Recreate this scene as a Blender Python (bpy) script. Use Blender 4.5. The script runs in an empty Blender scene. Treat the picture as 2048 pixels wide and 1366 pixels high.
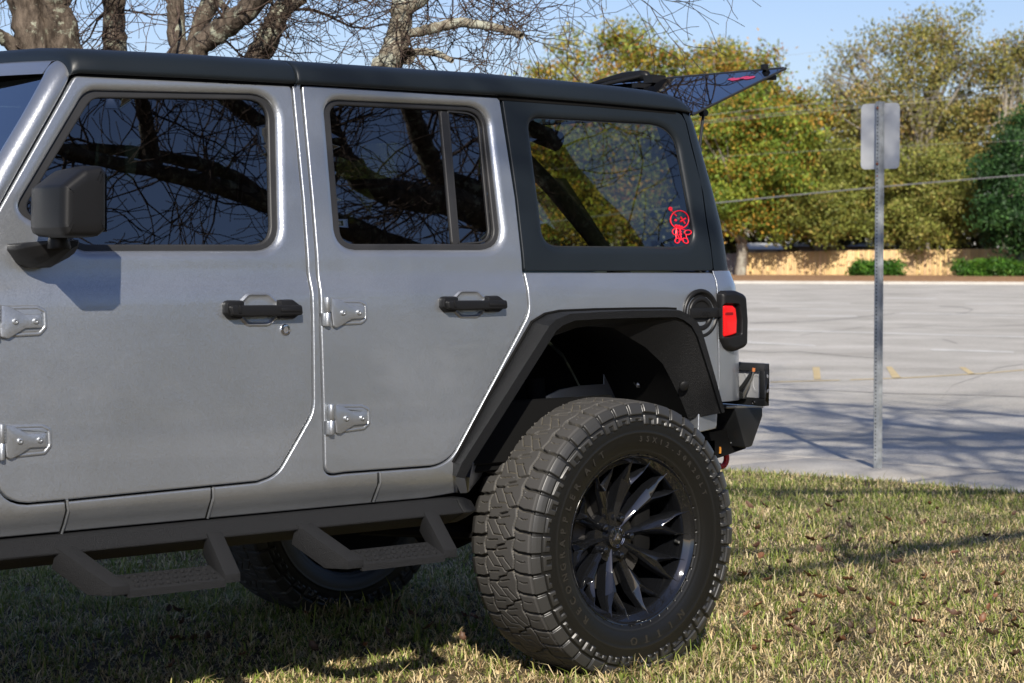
import bpy, bmesh, math, random
import numpy as np
from mathutils import Vector, Matrix
from mathutils.geometry import delaunay_2d_cdt

SC = bpy.context.scene
COL = SC.collection
rad = math.radians

# ------------------------------------------------------------------ camera
FPX = 4400.0                                   # focal length in pixels of the 2048 wide photograph
YAW = rad(40.0)
PITCH = math.atan((683 - 503) / FPX)
CAM = np.array([-4.845, -6.086, 1.375])
FWD = np.array([math.sin(YAW) * math.cos(PITCH), math.cos(YAW) * math.cos(PITCH), -math.sin(PITCH)])
RGT = np.array([math.cos(YAW), -math.sin(YAW), 0.0])
UPV = np.cross(RGT, FWD)
cd = bpy.data.cameras.new('camera')
cam = bpy.data.objects.new('camera', cd)
COL.objects.link(cam)
cd.sensor_width = 36.0
cd.lens = FPX / 2048 * 36.0
cd.clip_start = 0.1
cd.clip_end = 3000
cam.matrix_world = Matrix(((RGT[0], UPV[0], -FWD[0], CAM[0]), (RGT[1], UPV[1], -FWD[1], CAM[1]),
                           (RGT[2], UPV[2], -FWD[2], CAM[2]), (0, 0, 0, 1)))
cd.dof.use_dof = True
cd.dof.focus_distance = 6.9
cd.dof.aperture_fstop = 9.0
SC.camera = cam

# ------------------------------------------------------------------ light
SUN_EL, SUN_AZ = rad(32.8), math.atan2(-0.588, -0.809)      # azimuth measured from +Y towards +X
SUNV = np.array([math.sin(SUN_AZ) * math.cos(SUN_EL), math.cos(SUN_AZ) * math.cos(SUN_EL), math.sin(SUN_EL)])
world = bpy.data.worlds.new('World')
SC.world = world
world.use_nodes = True
wn = world.node_tree.nodes
wl = world.node_tree.links
sky = wn.new('ShaderNodeTexSky')
sky.sky_type = 'NISHITA'
sky.sun_disc = False
sky.sun_elevation = SUN_EL
sky.sun_rotation = SUN_AZ % (2 * math.pi)
sky.air_density = 1.0
sky.dust_density = 0.5
sky.ozone_density = 2.6
bgn = wn['Background']
bgn.inputs['Strength'].default_value = 0.08
wb = wn.new('ShaderNodeMix'); wb.data_type = 'RGBA'; wb.blend_type = 'MULTIPLY'; wb.inputs[0].default_value = 1.0
wb.inputs[7].default_value = (.96, .93, 1.10, 1)                # the camera's white balance
wl.new(sky.outputs['Color'], wb.inputs[6]); wl.new(wb.outputs[2], bgn.inputs['Color'])
sd = bpy.data.lights.new('sun', 'SUN')
sun = bpy.data.objects.new('sun', sd)
COL.objects.link(sun)
sd.energy = 5.0
sd.angle = rad(0.53)
sd.color = (1.0, 0.93, 0.82)
sun.rotation_euler = Vector(-SUNV).to_track_quat('-Z', 'Y').to_euler()
SC.view_settings.view_transform = 'Standard'
SC.view_settings.look = 'None'
SC.view_settings.gamma = 1.0
SC.view_settings.exposure = 0.45
SC.cycles.max_bounces = 10
SC.cycles.transparent_max_bounces = 24
SC.cycles.caustics_reflective = False
SC.cycles.caustics_refractive = False
SC.cycles.sample_clamp_indirect = 6.0

# ------------------------------------------------------------------ survey helpers
def ray(px, py):
    return FWD + RGT * (px - 1024) / FPX + UPV * (683 - py) / FPX

def U(px, py, w):                 # point of the plane y = -w seen at this spot of the photograph
    d = ray(px, py)
    return CAM + (-w - CAM[1]) / d[1] * d

def UX(px, py, X):                # the same on a plane x = X
    d = ray(px, py)
    return CAM + (X - CAM[0]) / d[0] * d

def UZ(px, py, z):
    d = ray(px, py)
    return CAM + (z - CAM[2]) / d[2] * d

def UD(px, py, a):                # the same at a distance a along the line of sight
    return CAM + ray(px, py) * a

# half width of the car's flank against height
_T = np.array([(.40, .77), (.60, .786), (.63, .797), (.684, .833), (.72, .834), (.80, .832), (.95, .827), (1.1, .821), (1.19, .816),
               (1.25, .811), (1.262, .808), (1.305, .794), (1.355, .790), (1.875, .709), (2.1, .674)])
_zz = np.arange(.4, 2.1, .002)
_ww = np.interp(_zz, _T[:, 0], _T[:, 1])
_k = np.exp(-.5 * (np.arange(-15, 16) / 5.0) ** 2); _k /= _k.sum()
_ww = np.convolve(np.pad(_ww, 15, mode='edge'), _k, mode='valid')
def S(z):
    return np.interp(z, _zz, _ww)

def US(px, py, off=0.0):
    w = .8
    for _ in range(12):
        p = U(px, py, w)
        w = float(S(p[2])) + off
    return p

def px2xz(pts, off=0.0):
    return np.array([US(a, b, off)[[0, 2]] for a, b in pts])

# ------------------------------------------------------------------ object helpers
def tag(o, label=None, cat=None, group=None, kind=None):
    if label: o['label'] = label
    if cat: o['category'] = cat
    if group: o['group'] = group
    if kind: o['kind'] = kind
    return o

def empty(name, loc, label, cat, group=None):
    o = bpy.data.objects.new(name, None)
    COL.objects.link(o)
    o.location = [float(v) for v in loc]
    o.empty_display_size = .2
    return tag(o, label, cat, group)

def link(name, me, mats=None, parent=None):
    o = bpy.data.objects.new(name, me)
    COL.objects.link(o)
    if mats is not None:
        for m in (mats if isinstance(mats, (list, tuple)) else [mats]):
            me.materials.append(m)
    if parent is not None:
        o.parent = parent
        o.matrix_parent_inverse = Matrix.Identity(4)
        # vertices are written in world space: move them into the thing's own space
        off = Vector((0, 0, 0)); p = parent
        while p is not None:
            off += p.location; p = p.parent
        if off.length > 1e-9:
            me.transform(Matrix.Translation(-off))
    return o

def raw(name, V, Fc, mats, parent=None, smooth=True, normals=None, midx=None):
    me = bpy.data.meshes.new(name)
    me.from_pydata([tuple(map(float, v)) for v in V], [], [tuple(map(int, f)) for f in Fc])
    if smooth:
        me.polygons.foreach_set('use_smooth', [True] * len(me.polygons))
    if midx is not None:
        me.polygons.foreach_set('material_index', list(midx))
    me.update()
    if normals is not None:
        me.normals_split_custom_set_from_vertices([tuple(map(float, n)) for n in normals])
    return link(name, me, mats, parent)

def fast_mesh(name, V, quads=None, tris=None, smooth=True):
    """big meshes straight from numpy arrays"""
    me = bpy.data.meshes.new(name)
    V = np.asarray(V, dtype=np.float32)
    loops = []; starts = []; tot = []
    n = 0
    if quads is not None and len(quads):
        q = np.asarray(quads, dtype=np.int32); loops.append(q.ravel()); starts.append(n + 4 * np.arange(len(q))); tot.append(np.full(len(q), 4)); n += q.size
    if tris is not None and len(tris):
        t = np.asarray(tris, dtype=np.int32); loops.append(t.ravel()); starts.append(n + 3 * np.arange(len(t))); tot.append(np.full(len(t), 3)); n += t.size
    loops = np.concatenate(loops); starts = np.concatenate(starts); tot = np.concatenate(tot)
    me.vertices.add(len(V)); me.vertices.foreach_set('co', V.ravel())
    me.loops.add(len(loops)); me.loops.foreach_set('vertex_index', loops.astype(np.int32))
    me.polygons.add(len(starts)); me.polygons.foreach_set('loop_start', starts.astype(np.int32))
    try: me.polygons.foreach_set('loop_total', tot.astype(np.int32))
    except Exception: pass
    me.update(calc_edges=True)
    me.validate()
    if smooth:
        me.polygons.foreach_set('use_smooth', np.ones(len(me.polygons), dtype=bool))
    return me

def point_color(me, name, colors):
    a = me.attributes.new(name, 'FLOAT_COLOR', 'POINT')
    c = np.ones((len(me.vertices), 4), dtype=np.float32); c[:, :3] = colors
    a.data.foreach_set('color', c.ravel())

class BM:
    """collects simple solids into one mesh"""
    def __init__(s): s.bm = bmesh.new()
    def loft(s, secs, closed=True, cap=True, mat=0):
        rows = [[s.bm.verts.new(tuple(map(float, p))) for p in sec] for sec in secs]
        n = len(rows[0]); fs = []
        for a, b in zip(rows[:-1], rows[1:]):
            for i in range(n if closed else n - 1):
                j = (i + 1) % n
                try: fs.append(s.bm.faces.new((a[i], a[j], b[j], b[i])))
                except ValueError: pass
        if cap and closed:
            for r_, rev in ((rows[0], True), (rows[-1], False)):
                try: fs.append(s.bm.faces.new(r_[::-1] if rev else r_))
                except ValueError: pass
        for f in fs: f.material_index = mat
        return fs
    def prism(s, poly, d, mat=0):
        d = np.asarray(d, float)
        return s.loft([[np.asarray(p, float) for p in poly], [np.asarray(p, float) + d for p in poly]], mat=mat)
    def box(s, c, size, R=None, mat=0):
        c = np.asarray(c, float); h = np.asarray(size, float) / 2
        R = np.eye(3) if R is None else R
        q = [(-1, -1), (1, -1), (1, 1), (-1, 1)]
        return s.loft([[c + R @ (np.array([a, b, k]) * h) for a, b in q] for k in (-1, 1)], mat=mat)
    def tube(s, pts, r, n=10, cap=True, mat=0):
        P = [np.asarray(p, float) for p in pts]
        rr = r if hasattr(r, '__len__') else [r] * len(P)
        secs = []; u = None
        for i, p in enumerate(P):
            t = P[min(i + 1, len(P) - 1)] - P[max(i - 1, 0)]
            t = t / (np.linalg.norm(t) + 1e-12)
            if u is None:
                u = np.cross(t, [0, 0, 1.0])
                if np.linalg.norm(u) < .1: u = np.cross(t, [1.0, 0, 0])
            u = u - t * (u @ t); u /= np.linalg.norm(u)
            v = np.cross(t, u)
            secs.append([p + rr[i] * (u * math.cos(a) + v * math.sin(a)) for a in np.linspace(0, 2 * math.pi, n, endpoint=False)])
        return s.loft(secs, cap=cap, mat=mat)
    def lathe(s, prof, org, ax, n=32, mat=0, cap=True):
        """prof: list of (radius, offset along ax)"""
        ax = np.asarray(ax, float); ax /= np.linalg.norm(ax)
        u = np.cross(ax, [0, 0, 1.0]); u = u if np.linalg.norm(u) > .1 else np.cross(ax, [1.0, 0, 0]); u /= np.linalg.norm(u)
        v = np.cross(ax, u); org = np.asarray(org, float)
        return s.loft([[org + ax * h + max(r, 1e-4) * (u * math.cos(a) + v * math.sin(a)) for a in np.linspace(0, 2 * math.pi, n, endpoint=False)] for r, h in prof], mat=mat, cap=cap)
    def build(s, name, mats, parent=None, bevel=0.0, seg=2, smooth=True, ang=28, sharp=40):
        bm = s.bm
        bmesh.ops.remove_doubles(bm, verts=bm.verts, dist=1e-6)
        bmesh.ops.recalc_face_normals(bm, faces=bm.faces)
        if bevel > 0:
            es = [e for e in bm.edges if len(e.link_faces) == 2 and e.calc_face_angle(0) > rad(ang)]
            bmesh.ops.bevel(bm, geom=es, offset=bevel, segments=seg, profile=.5, affect='EDGES', clamp_overlap=True)
        for f in bm.faces: f.smooth = smooth
        if smooth:
            for e in bm.edges:
                if len(e.link_faces) == 2 and e.calc_face_angle(0) > rad(sharp): e.smooth = False
        me = bpy.data.meshes.new(name)
        bm.to_mesh(me); bm.free()
        return link(name, me, mats, parent)

def fillet(poly, n=7):
    """poly of (x, y, r) -> dense closed polyline with rounded corners"""
    out = []; N = len(poly)
    for i in range(N):
        p = np.array(poly[i][:2], float); r = poly[i][2] if len(poly[i]) > 2 else 0
        a = np.array(poly[i - 1][:2], float); b = np.array(poly[(i + 1) % N][:2], float)
        if r <= 0: out.append(p); continue
        ua = (a - p) / np.linalg.norm(a - p); ub = (b - p) / np.linalg.norm(b - p)
        cosang = np.clip(ua @ ub, -1, 1); th = math.acos(cosang)
        t = min(r / math.tan(th / 2), .48 * np.linalg.norm(a - p), .48 * np.linalg.norm(b - p))
        A = p + ua * t; B = p + ub * t
        for k in np.linspace(0, 1, n):
            out.append((1 - k) ** 2 * A + 2 * k * (1 - k) * (p * .86 + (A + B) * .07) + k * k * B)
    return np.array(out)

def resample(P, step, closed=True):
    P = np.asarray(P, float)
    Q = np.vstack([P, P[:1]]) if closed else P
    out = []
    for a, b in zip(Q[:-1], Q[1:]):
        L = np.linalg.norm(b - a); n = max(1, int(math.ceil(L / step)))
        for k in range(n): out.append(a + (b - a) * k / n)
    if not closed: out.append(Q[-1])
    return np.array(out)

def area2(P):
    x, y = P[:, 0], P[:, 1]
    return np.sum(x * np.roll(y, -1) - np.roll(x, -1) * y)

def ccw(P): return P if area2(P) > 0 else P[::-1]

def offset(P, d):
    """P counter-clockwise, d > 0 inward"""
    t = np.roll(P, -1, 0) - np.roll(P, 1, 0)
    t /= np.linalg.norm(t, axis=1)[:, None] + 1e-12
    return P + d * np.stack([-t[:, 1], t[:, 0]], 1)

def inside(P, Q):
    x, y = P[:, 0][:, None], P[:, 1][:, None]
    x0, y0 = Q[:, 0][None], Q[:, 1][None]; x1, y1 = np.roll(Q[:, 0], -1)[None], np.roll(Q[:, 1], -1)[None]
    c = (y0 > y) != (y1 > y)
    with np.errstate(divide='ignore', invalid='ignore'):
        xi = (x1 - x0) * (y - y0) / (y1 - y0) + x0
    return (np.sum(c & (x < xi), axis=1) % 2) == 1

def dist(P, Q):
    A = Q[None]; B = np.roll(Q, -1, 0)[None]; D = B - A
    t = np.clip(np.sum((P[:, None] - A) * D, 2) / (np.sum(D * D, 2) + 1e-15), 0, 1)
    return np.sqrt(np.min(np.sum((P[:, None] - A - t[..., None] * D) ** 2, 2), 1))

def panel(name, outer, holes, mats, parent, wf=None, off=0.0, rnd=.005, hr=(), skirt=.03, hskirt=.02, grid=.045, step=.012):
    """a sheet following the flank: outline and holes in (x, z), rolled edges, returned inwards"""
    wf = wf or (lambda x, z: S(z))
    outer = ccw(resample(outer, step)); holes = [ccw(resample(h, step)) for h in holes]
    def drop(P):
        d = np.zeros(len(P))
        if rnd > 0:
            t = np.clip(dist(P, outer) / rnd, 0, 1); d = np.maximum(d, rnd * (1 - np.sqrt(np.clip(1 - (1 - t) ** 2, 0, 1))))
        for h, (R, dep) in zip(holes, hr):
            if R > 0:
                t = np.clip(dist(P, h) / R, 0, 1); d = np.maximum(d, dep * (1 - np.sqrt(np.clip(1 - (1 - t) ** 2, 0, 1))))
        return d
    pts = [outer] + holes; extra = []
    if rnd > 0:
        for f in (.08, .25, .5, .8, 1.02):
            q = offset(outer, f * rnd); extra.append(q[dist(q, outer) > .85 * f * rnd])
    for h, (R, dep) in zip(holes, hr):
        if R > 0:
            for f in (.05, .15, .3, .5, .75, 1.02):
                q = offset(h, -f * R); extra.append(q[dist(q, h) > .85 * f * R])
    lo, hi = outer.min(0), outer.max(0)
    gx, gz = np.meshgrid(np.arange(lo[0], hi[0], grid), np.arange(lo[1], hi[1], grid * .6))
    g = np.stack([gx.ravel(), gz.ravel()], 1)
    g = g[dist(g, outer) > max(rnd * 1.3, grid * .3)] if len(g) else g
    for h, (R, dep) in zip(holes, hr):
        if len(g): g = g[(dist(g, h) > max(R * 1.3, grid * .3))]
    extra.append(g)
    E = np.vstack(extra); E = E[inside(E, outer)]
    for h in holes:
        if len(E): E = E[~inside(E, h)]
    allp = np.vstack(pts + [E]); edges = []; o = 0
    for L in pts:
        n = len(L); edges += [(o + i, o + (i + 1) % n) for i in range(n)]; o += n
    res = delaunay_2d_cdt([Vector(p) for p in allp.tolist()], edges, [], 0, 1e-7)
    V2 = np.array([tuple(v) for v in res[0]]); T = np.array([f for f in res[2]])
    c = V2[T].mean(1)
    ok = inside(c, outer)
    for h in holes: ok &= ~inside(c, h)
    T = T[ok]
    e = V2[T]; sg = np.cross(e[:, 1] - e[:, 0], e[:, 2] - e[:, 0]); T[sg < 0] = T[sg < 0][:, ::-1]
    def f(P): return -(wf(P[:, 0], P[:, 1]) + off - drop(P))
    y = f(V2); h_ = 4e-4
    inn = V2
    fx = (f(inn + [h_, 0]) - f(inn - [h_, 0])) / (2 * h_); fz = (f(inn + [0, h_]) - f(inn - [0, h_])) / (2 * h_)
    V3 = np.stack([V2[:, 0], y, V2[:, 1]], 1)
    N3 = np.stack([fx, -np.ones(len(fx)), fz], 1)
    # boundary normals: point outwards
    def nearest(L): return [int(np.argmin(np.sum((V2 - p) ** 2, 1))) for p in L]
    faces = T.tolist(); V3 = V3.tolist(); N3 = (N3 / np.linalg.norm(N3, axis=1)[:, None]).tolist()
    for L, sk, sgn, rr in [(outer, skirt, -1, rnd)] + [(h, hskirt, 1, R) for h, (R, dp) in zip(holes, hr)]:
        if sk <= 0: continue
        idx = nearest(L); nb = offset(L, 1.0) - L
        base = len(V3)
        for i, k in enumerate(idx):
            nn = np.array([sgn * nb[i, 0], 0, sgn * nb[i, 1]])
            if rr > 0: N3[k] = list((nn + np.array([0, -.25, 0])) / 1.03)
            V3.append([V3[k][0], V3[k][1] + sk, V3[k][2]]); N3.append(list(nn))
        n = len(idx)
        for i in range(n):
            j = (i + 1) % n
            q = (idx[i], base + i, base + j, idx[j])
            if idx[i] == idx[j]: continue
            faces.append(q if sgn < 0 else q[::-1])
    return raw(name, V3, faces, mats, parent, True, N3)

# ------------------------------------------------------------------ materials
def mat(name, base=(.5, .5, .5), rough=.5, metal=0.0, coat=0.0, spec=.5, bump=None, vary=None, coat_rough=.03, attr=None):
    """bump: (scale, strength, distance); vary: (scale, amount) slow brightness variation of the surface itself"""
    m = bpy.data.materials.new(name); m.use_nodes = True
    n = m.node_tree.nodes; l = m.node_tree.links; b = n['Principled BSDF']
    b.inputs['Base Color'].default_value = (*base, 1)
    b.inputs['Roughness'].default_value = rough
    b.inputs['Metallic'].default_value = metal
    b.inputs['Specular IOR Level'].default_value = spec
    b.inputs['Coat Weight'].default_value = coat
    b.inputs['Coat Roughness'].default_value = coat_rough
    tc = n.new('ShaderNodeTexCoord')
    if vary:
        t = n.new('ShaderNodeTexNoise'); t.inputs['Scale'].default_value = vary[0]; t.inputs['Detail'].default_value = 6
        l.new(tc.outputs['Object'], t.inputs['Vector'])
        r = n.new('ShaderNodeMapRange'); r.inputs[1].default_value = .3; r.inputs[2].default_value = .7
        r.inputs[3].default_value = 1 - vary[1]; r.inputs[4].default_value = 1 + vary[1]
        l.new(t.outputs['Fac'], r.inputs[0])
        mx = n.new('ShaderNodeMix'); mx.data_type = 'RGBA'; mx.blend_type = 'MULTIPLY'; mx.inputs[0].default_value = 1
        mx.inputs[6].default_value = (*base, 1)
        l.new(r.outputs[0], mx.inputs[7]); l.new(mx.outputs[2], b.inputs['Base Color'])
    if attr:
        a = n.new('ShaderNodeAttribute'); a.attribute_name = attr
        l.new(a.outputs['Color'], b.inputs['Base Color'])
    if bump:
        t = n.new('ShaderNodeTexNoise'); t.inputs['Scale'].default_value = bump[0]; t.inputs['Detail'].default_value = 3
        l.new(tc.outputs['Object'], t.inputs['Vector'])
        bp = n.new('ShaderNodeBump'); bp.inputs['Strength'].default_value = bump[1]; bp.inputs['Distance'].default_value = bump[2]
        l.new(t.outputs['Fac'], bp.inputs['Height']); l.new(bp.outputs['Normal'], b.inputs['Normal'])
    return m

def paint_mat():
    m = mat('silver_paint', (.45, .472, .50), .36, .85, coat=.8)
    n = m.node_tree.nodes; l = m.node_tree.links; b = n['Principled BSDF']
    tc = n.new('ShaderNodeTexCoord')
    v = n.new('ShaderNodeTexVoronoi'); v.inputs['Scale'].default_value = 420
    l.new(tc.outputs['Object'], v.inputs['Vector'])
    # metal flakes: every flake tilts a little and differs in brightness
    vs = n.new('ShaderNodeVectorMath'); vs.operation = 'SUBTRACT'; vs.inputs[1].default_value = (.5, .5, .5)
    l.new(v.outputs['Color'], vs.inputs[0])
    sc = n.new('ShaderNodeVectorMath'); sc.operation = 'SCALE'; sc.inputs[3].default_value = .12
    l.new(vs.outputs[0], sc.inputs[0])
    g = n.new('ShaderNodeNewGeometry')
    ad = n.new('ShaderNodeVectorMath'); ad.operation = 'ADD'; l.new(g.outputs['Normal'], ad.inputs[0]); l.new(sc.outputs[0], ad.inputs[1])
    no = n.new('ShaderNodeVectorMath'); no.operation = 'NORMALIZE'; l.new(ad.outputs[0], no.inputs[0])
    l.new(no.outputs[0], b.inputs['Normal'])
    # road film: slow smudges in the gloss
    t = n.new('ShaderNodeTexNoise'); t.inputs['Scale'].default_value = 2.2; t.inputs['Detail'].default_value = 7; t.inputs['Roughness'].default_value = .6
    l.new(tc.outputs['Object'], t.inputs['Vector'])
    r = n.new('ShaderNodeMapRange'); r.inputs[1].default_value = .35; r.inputs[2].default_value = .7; r.inputs[3].default_value = .33; r.inputs[4].default_value = .43
    l.new(t.outputs['Fac'], r.inputs[0]); l.new(r.outputs[0], b.inputs['Roughness'])
    return m

def glass_mat(name, tint, ior=1.52, gain=1.0):
    m = bpy.data.materials.new(name); m.use_nodes = True
    n = m.node_tree.nodes; l = m.node_tree.links; n.clear()
    o = n.new('ShaderNodeOutputMaterial'); mx = n.new('ShaderNodeMixShader')
    tr = n.new('ShaderNodeBsdfTransparent'); tr.inputs['Color'].default_value = (*tint, 1)
    gl = n.new('ShaderNodeBsdfGlossy'); gl.inputs['Roughness'].default_value = 0.0; gl.inputs['Color'].default_value = (.95, .97, 1, 1)
    fr = n.new('ShaderNodeFresnel'); fr.inputs['IOR'].default_value = ior
    mm = n.new('ShaderNodeMath'); mm.operation = 'MULTIPLY'; mm.inputs[1].default_value = gain; mm.use_clamp = True
    l.new(fr.outputs[0], mm.inputs[0]); l.new(mm.outputs[0], mx.inputs[0]); l.new(tr.outputs[0], mx.inputs[1]); l.new(gl.outputs[0], mx.inputs[2])
    l.new(mx.outputs[0], o.inputs['Surface'])
    return m

M = dict(
    paint=paint_mat(),
    hardtop=mat('hardtop_plastic', (.0085, .012, .0155), .42, spec=.4, bump=(900, .25, .0006), vary=(3, .08)),
    plastic=mat('black_plastic', (.008, .008, .0085), .42, spec=.32, bump=(1200, .2, .0005)),
    smoothplastic=mat('smooth_black_plastic', (.02, .021, .022), .33),
    texblack=mat('textured_black', (.0055, .0057, .0062), .46, spec=.32, bump=(420, .8, .003)),
    stepblack=mat('textured_step_coat', (.015, .0155, .017), .6, spec=.2, bump=(420, 1.0, .006)),
    seal=mat('rubber_seal', (.020, .020, .021), .5, vary=(8, .15)),
    dark=mat('dark_underbody', (.006, .006, .006), .8, spec=.1),
    rubber=mat('tyre_rubber', (.045, .043, .041), .72, bump=(700, .25, .0008), vary=(14, .22)),
    sidewall=mat('tyre_sidewall', (.0095, .009, .0078), .36, bump=(300, .12, .0006), attr='col'),
    rim=mat('gloss_black_alloy', (.006, .0064, .0075), .04, 0.0, spec=1.0),
    steel=mat('brushed_steel', (.45, .45, .44), .38, .9),
    chrome=mat('chrome', (.7, .7, .72), .12, 1.0),
    brake=mat('brake_iron', (.10, .095, .09), .5, .7),
    redlens=mat('red_lens', (.62, .006, .008), .14, coat=.7),
    reddark=mat('dark_red_mark', (.18, .004, .006), .3),
    redpaint=mat('red_paint', (.55, .02, .012), .35),
    decal=mat('red_decal', (.85, .015, .04), .45),
    pinkdecal=mat('pink_decal', (.42, .035, .10), .5),
    plate=mat('bare_aluminium', (.50, .51, .53), .36, .35),
    amber=mat('amber_plastic', (.55, .22, .03), .35),
    copper=mat('orange_connector', (.45, .15, .05), .4),
    seat=mat('black_seat_cloth', (.012, .012, .013), .85),
    belt=mat('grey_belt_webbing', (.05, .055, .05), .8),
    glass=glass_mat('tinted_glass', (.07, .085, .075), 1.52, 2.9),
    glassrear=glass_mat('lighter_tinted_glass', (.28, .32, .21), 1.52, 2.3),
    glassgate=glass_mat('dark_gate_glass', (.03, .032, .04), 1.52, 1.3),
    galv=mat('galvanised_steel', (.42, .44, .45), .48, .55, vary=(22, .22)),
    signback=mat('sign_back_aluminium', (.62, .63, .64), .5, .35, vary=(7, .1)),
    rust=mat('rusty_bolt', (.22, .07, .03), .8),
)
# thin panes: same Fresnel from either side
for g_ in ('glass', 'glassrear', 'glassgate'):
    nt = M[g_].node_tree
    ge = nt.nodes.new('ShaderNodeNewGeometry'); mr = nt.nodes.new('ShaderNodeMapRange')
    mr.inputs[3].default_value = 1.52; mr.inputs[4].default_value = 1 / 1.52
    nt.links.new(ge.outputs['Backfacing'], mr.inputs[0])
    fr_ = [q for q in nt.nodes if q.bl_idname == 'ShaderNodeFresnel'][0]
    nt.links.new(mr.outputs[0], fr_.inputs['IOR'])

# ================================================================== THE CAR (rear axle at x = 0, nose towards -x, near flank at -y)
CAR = empty('parked_car', (-1.5, 0, 0), 'grey four-door off-roader with black hardtop parked on the lawn, rear glass raised', 'car')

def part(name, parent=CAR): return dict(name=name, parent=parent)

# ---- outlines traced on the flank, (x, z) in metres
front_door_px = fillet([(151, 152, 9), (582, 172, 7), (604, 400, 0), (613, 535, 10), (621, 585, 10), (625, 822, 70), (553, 948, 55),
                        (515, 962, 0), (137, 999, 0), (-6, 1011, 60), (-16, 640, 0), (-16, 446, 12)])
rear_door_px = fillet([(604, 170, 6), (999, 194.5, 9), (1031, 398, 0), (1046, 546, 20), (1058, 622, 55), (895, 929, 62), (690, 944, 0),
                       (651, 950, 62), (647, 786, 0), (643, 662, 0), (642, 594, 12), (636, 540, 10), (625.5, 398, 0)])
FD = ccw(resample(px2xz(front_door_px), .02)); RD = ccw(resample(px2xz(rear_door_px), .02))
fseal_px = fillet([(168, 180.5, 34), (549, 189, 52), (556, 501.5, 44), (160, 502, 50), (26, 420, 26)])
fglass_px = fillet([(182, 196, 30), (533, 200, 40), (540, 489, 34), (166, 489, 40), (44, 421, 22)])
rseal_px = fillet([(644, 199, 26), (969, 214, 44), (1003, 500, 38), (669, 500, 44)])
rglass_px = fillet([(657, 210, 18), (960, 224, 34), (988, 488, 26), (680, 488, 28)])
qglass_px = fillet([(1052, 234, 20), (1345, 250, 58), (1390, 496, 30), (1085, 494, 34)])
DEP = .016
FS, RS_, QG = px2xz(fseal_px, -DEP), px2xz(rseal_px, -DEP), px2xz(qglass_px, -.012)
FG, RG = px2xz(fglass_px, -DEP - .008), px2xz(rglass_px, -DEP - .008)
wglass = lambda x, z: .790 - (z - 1.355) * (.081 / .52)       # flat plane of the side glazing

def rails(P, pa, pb, pc):
    """the run of closed polyline P from the vertex nearest pa to the one nearest pb that passes pc"""
    P = np.asarray(P); near = lambda p: int(np.argmin(np.sum((P - np.asarray(p)) ** 2, 1)))
    a, b = near(pa), near(pb); n = len(P)
    f = [P[(a + k) % n] for k in range((b - a) % n + 1)]; g = [P[(a - k) % n] for k in range((a - b) % n + 1)]
    d = lambda L: min(np.sum((np.array(L) - np.asarray(pc)) ** 2, 1))
    return f if d(f) < d(g) else g

GAP = .0065
FDo, RDo = offset(FD, -GAP), offset(RD, -GAP)
p2 = lambda a, b, o=0: px2xz([(a, b)], o)[0]
arch = [p2(*q) for q in [(912, 962), (918, 930), (992, 797), (1076, 652), (1098, 637), (1124, 630), (1190, 627), (1262, 625), (1326, 625), (1345, 628), (1350, 640), (1362, 660), (1374, 690), (1385, 730), (1398, 800), (1397, 840), (1396, 866)]]
seamx = [p2(*q) for q in [(1434, 857), (1437.5, 774), (1437, 690), (1434.5, 606), (1430.5, 557), (1425.5, 545.5)]]
body_out = ([np.array([-2.55, .62])] + [np.array([-2.55 + k * .2, .62 + .0004 * k]) for k in range(1, 10)] + [p2(917, 985)] + arch + seamx + [p2(1052, 545.5)]
            + rails(RDo, p2(1049, 548), p2(606, 172), p2(800, 945)) + [p2(606, 158), p2(589, 157)]
            + rails(FDo, p2(586, 173), p2(-16, 450), p2(300, 985)) + [np.array([-2.55, 1.30])])
body_out = np.array(body_out)
d_ = np.linalg.norm(body_out - np.roll(body_out, 1, 0), axis=1)
body = panel('body', body_out[d_ > 1e-4], [], M['paint'], CAR, rnd=.0045, skirt=.05, grid=.05)

# ---- doors
fdoor = panel('door', FD, [FS], M['paint'], CAR, rnd=.005, hr=[(.024, DEP)], skirt=.045, hskirt=.012)
rdoor = panel('door', RD, [RS_], M['paint'], CAR, rnd=.005, hr=[(.024, DEP)], skirt=.045, hskirt=.012)
def seal(parent, outer, inner):
    return panel('window_seal', offset(ccw(outer), -.004), [inner], M['seal'], parent, off=-DEP - .0015, rnd=.004, hr=[(.006, .005)], skirt=.02, hskirt=.014)
seal(fdoor, FS, FG); seal(rdoor, RS_, RG)
panel('window_glass', offset(ccw(FG), -.006), [], M['glass'], fdoor, wf=wglass, off=-DEP - .011, rnd=0, skirt=0)
panel('window_glass', offset(ccw(RG), -.006), [], M['glass'], rdoor, wf=wglass, off=-DEP - .011, rnd=0, skirt=0)
# sliding divider of the rear door window
bar = px2xz([(880, 222), (895, 223), (918, 490), (904, 490)], -.022)
panel('window_divider', bar, [], M['seal'], rdoor, off=-.0195, rnd=.003, skirt=.012)
ins = px2xz(fillet([(897, 224, 2), (956, 230, 30), (980, 482, 22), (919, 486, 2)]), -.022)
panel('glass_channel', offset(ccw(ins), -.006), [ins], M['seal'], rdoor, off=-.0205, rnd=.003, hr=[(.0, 0)], skirt=.01, hskirt=.01)

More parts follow.
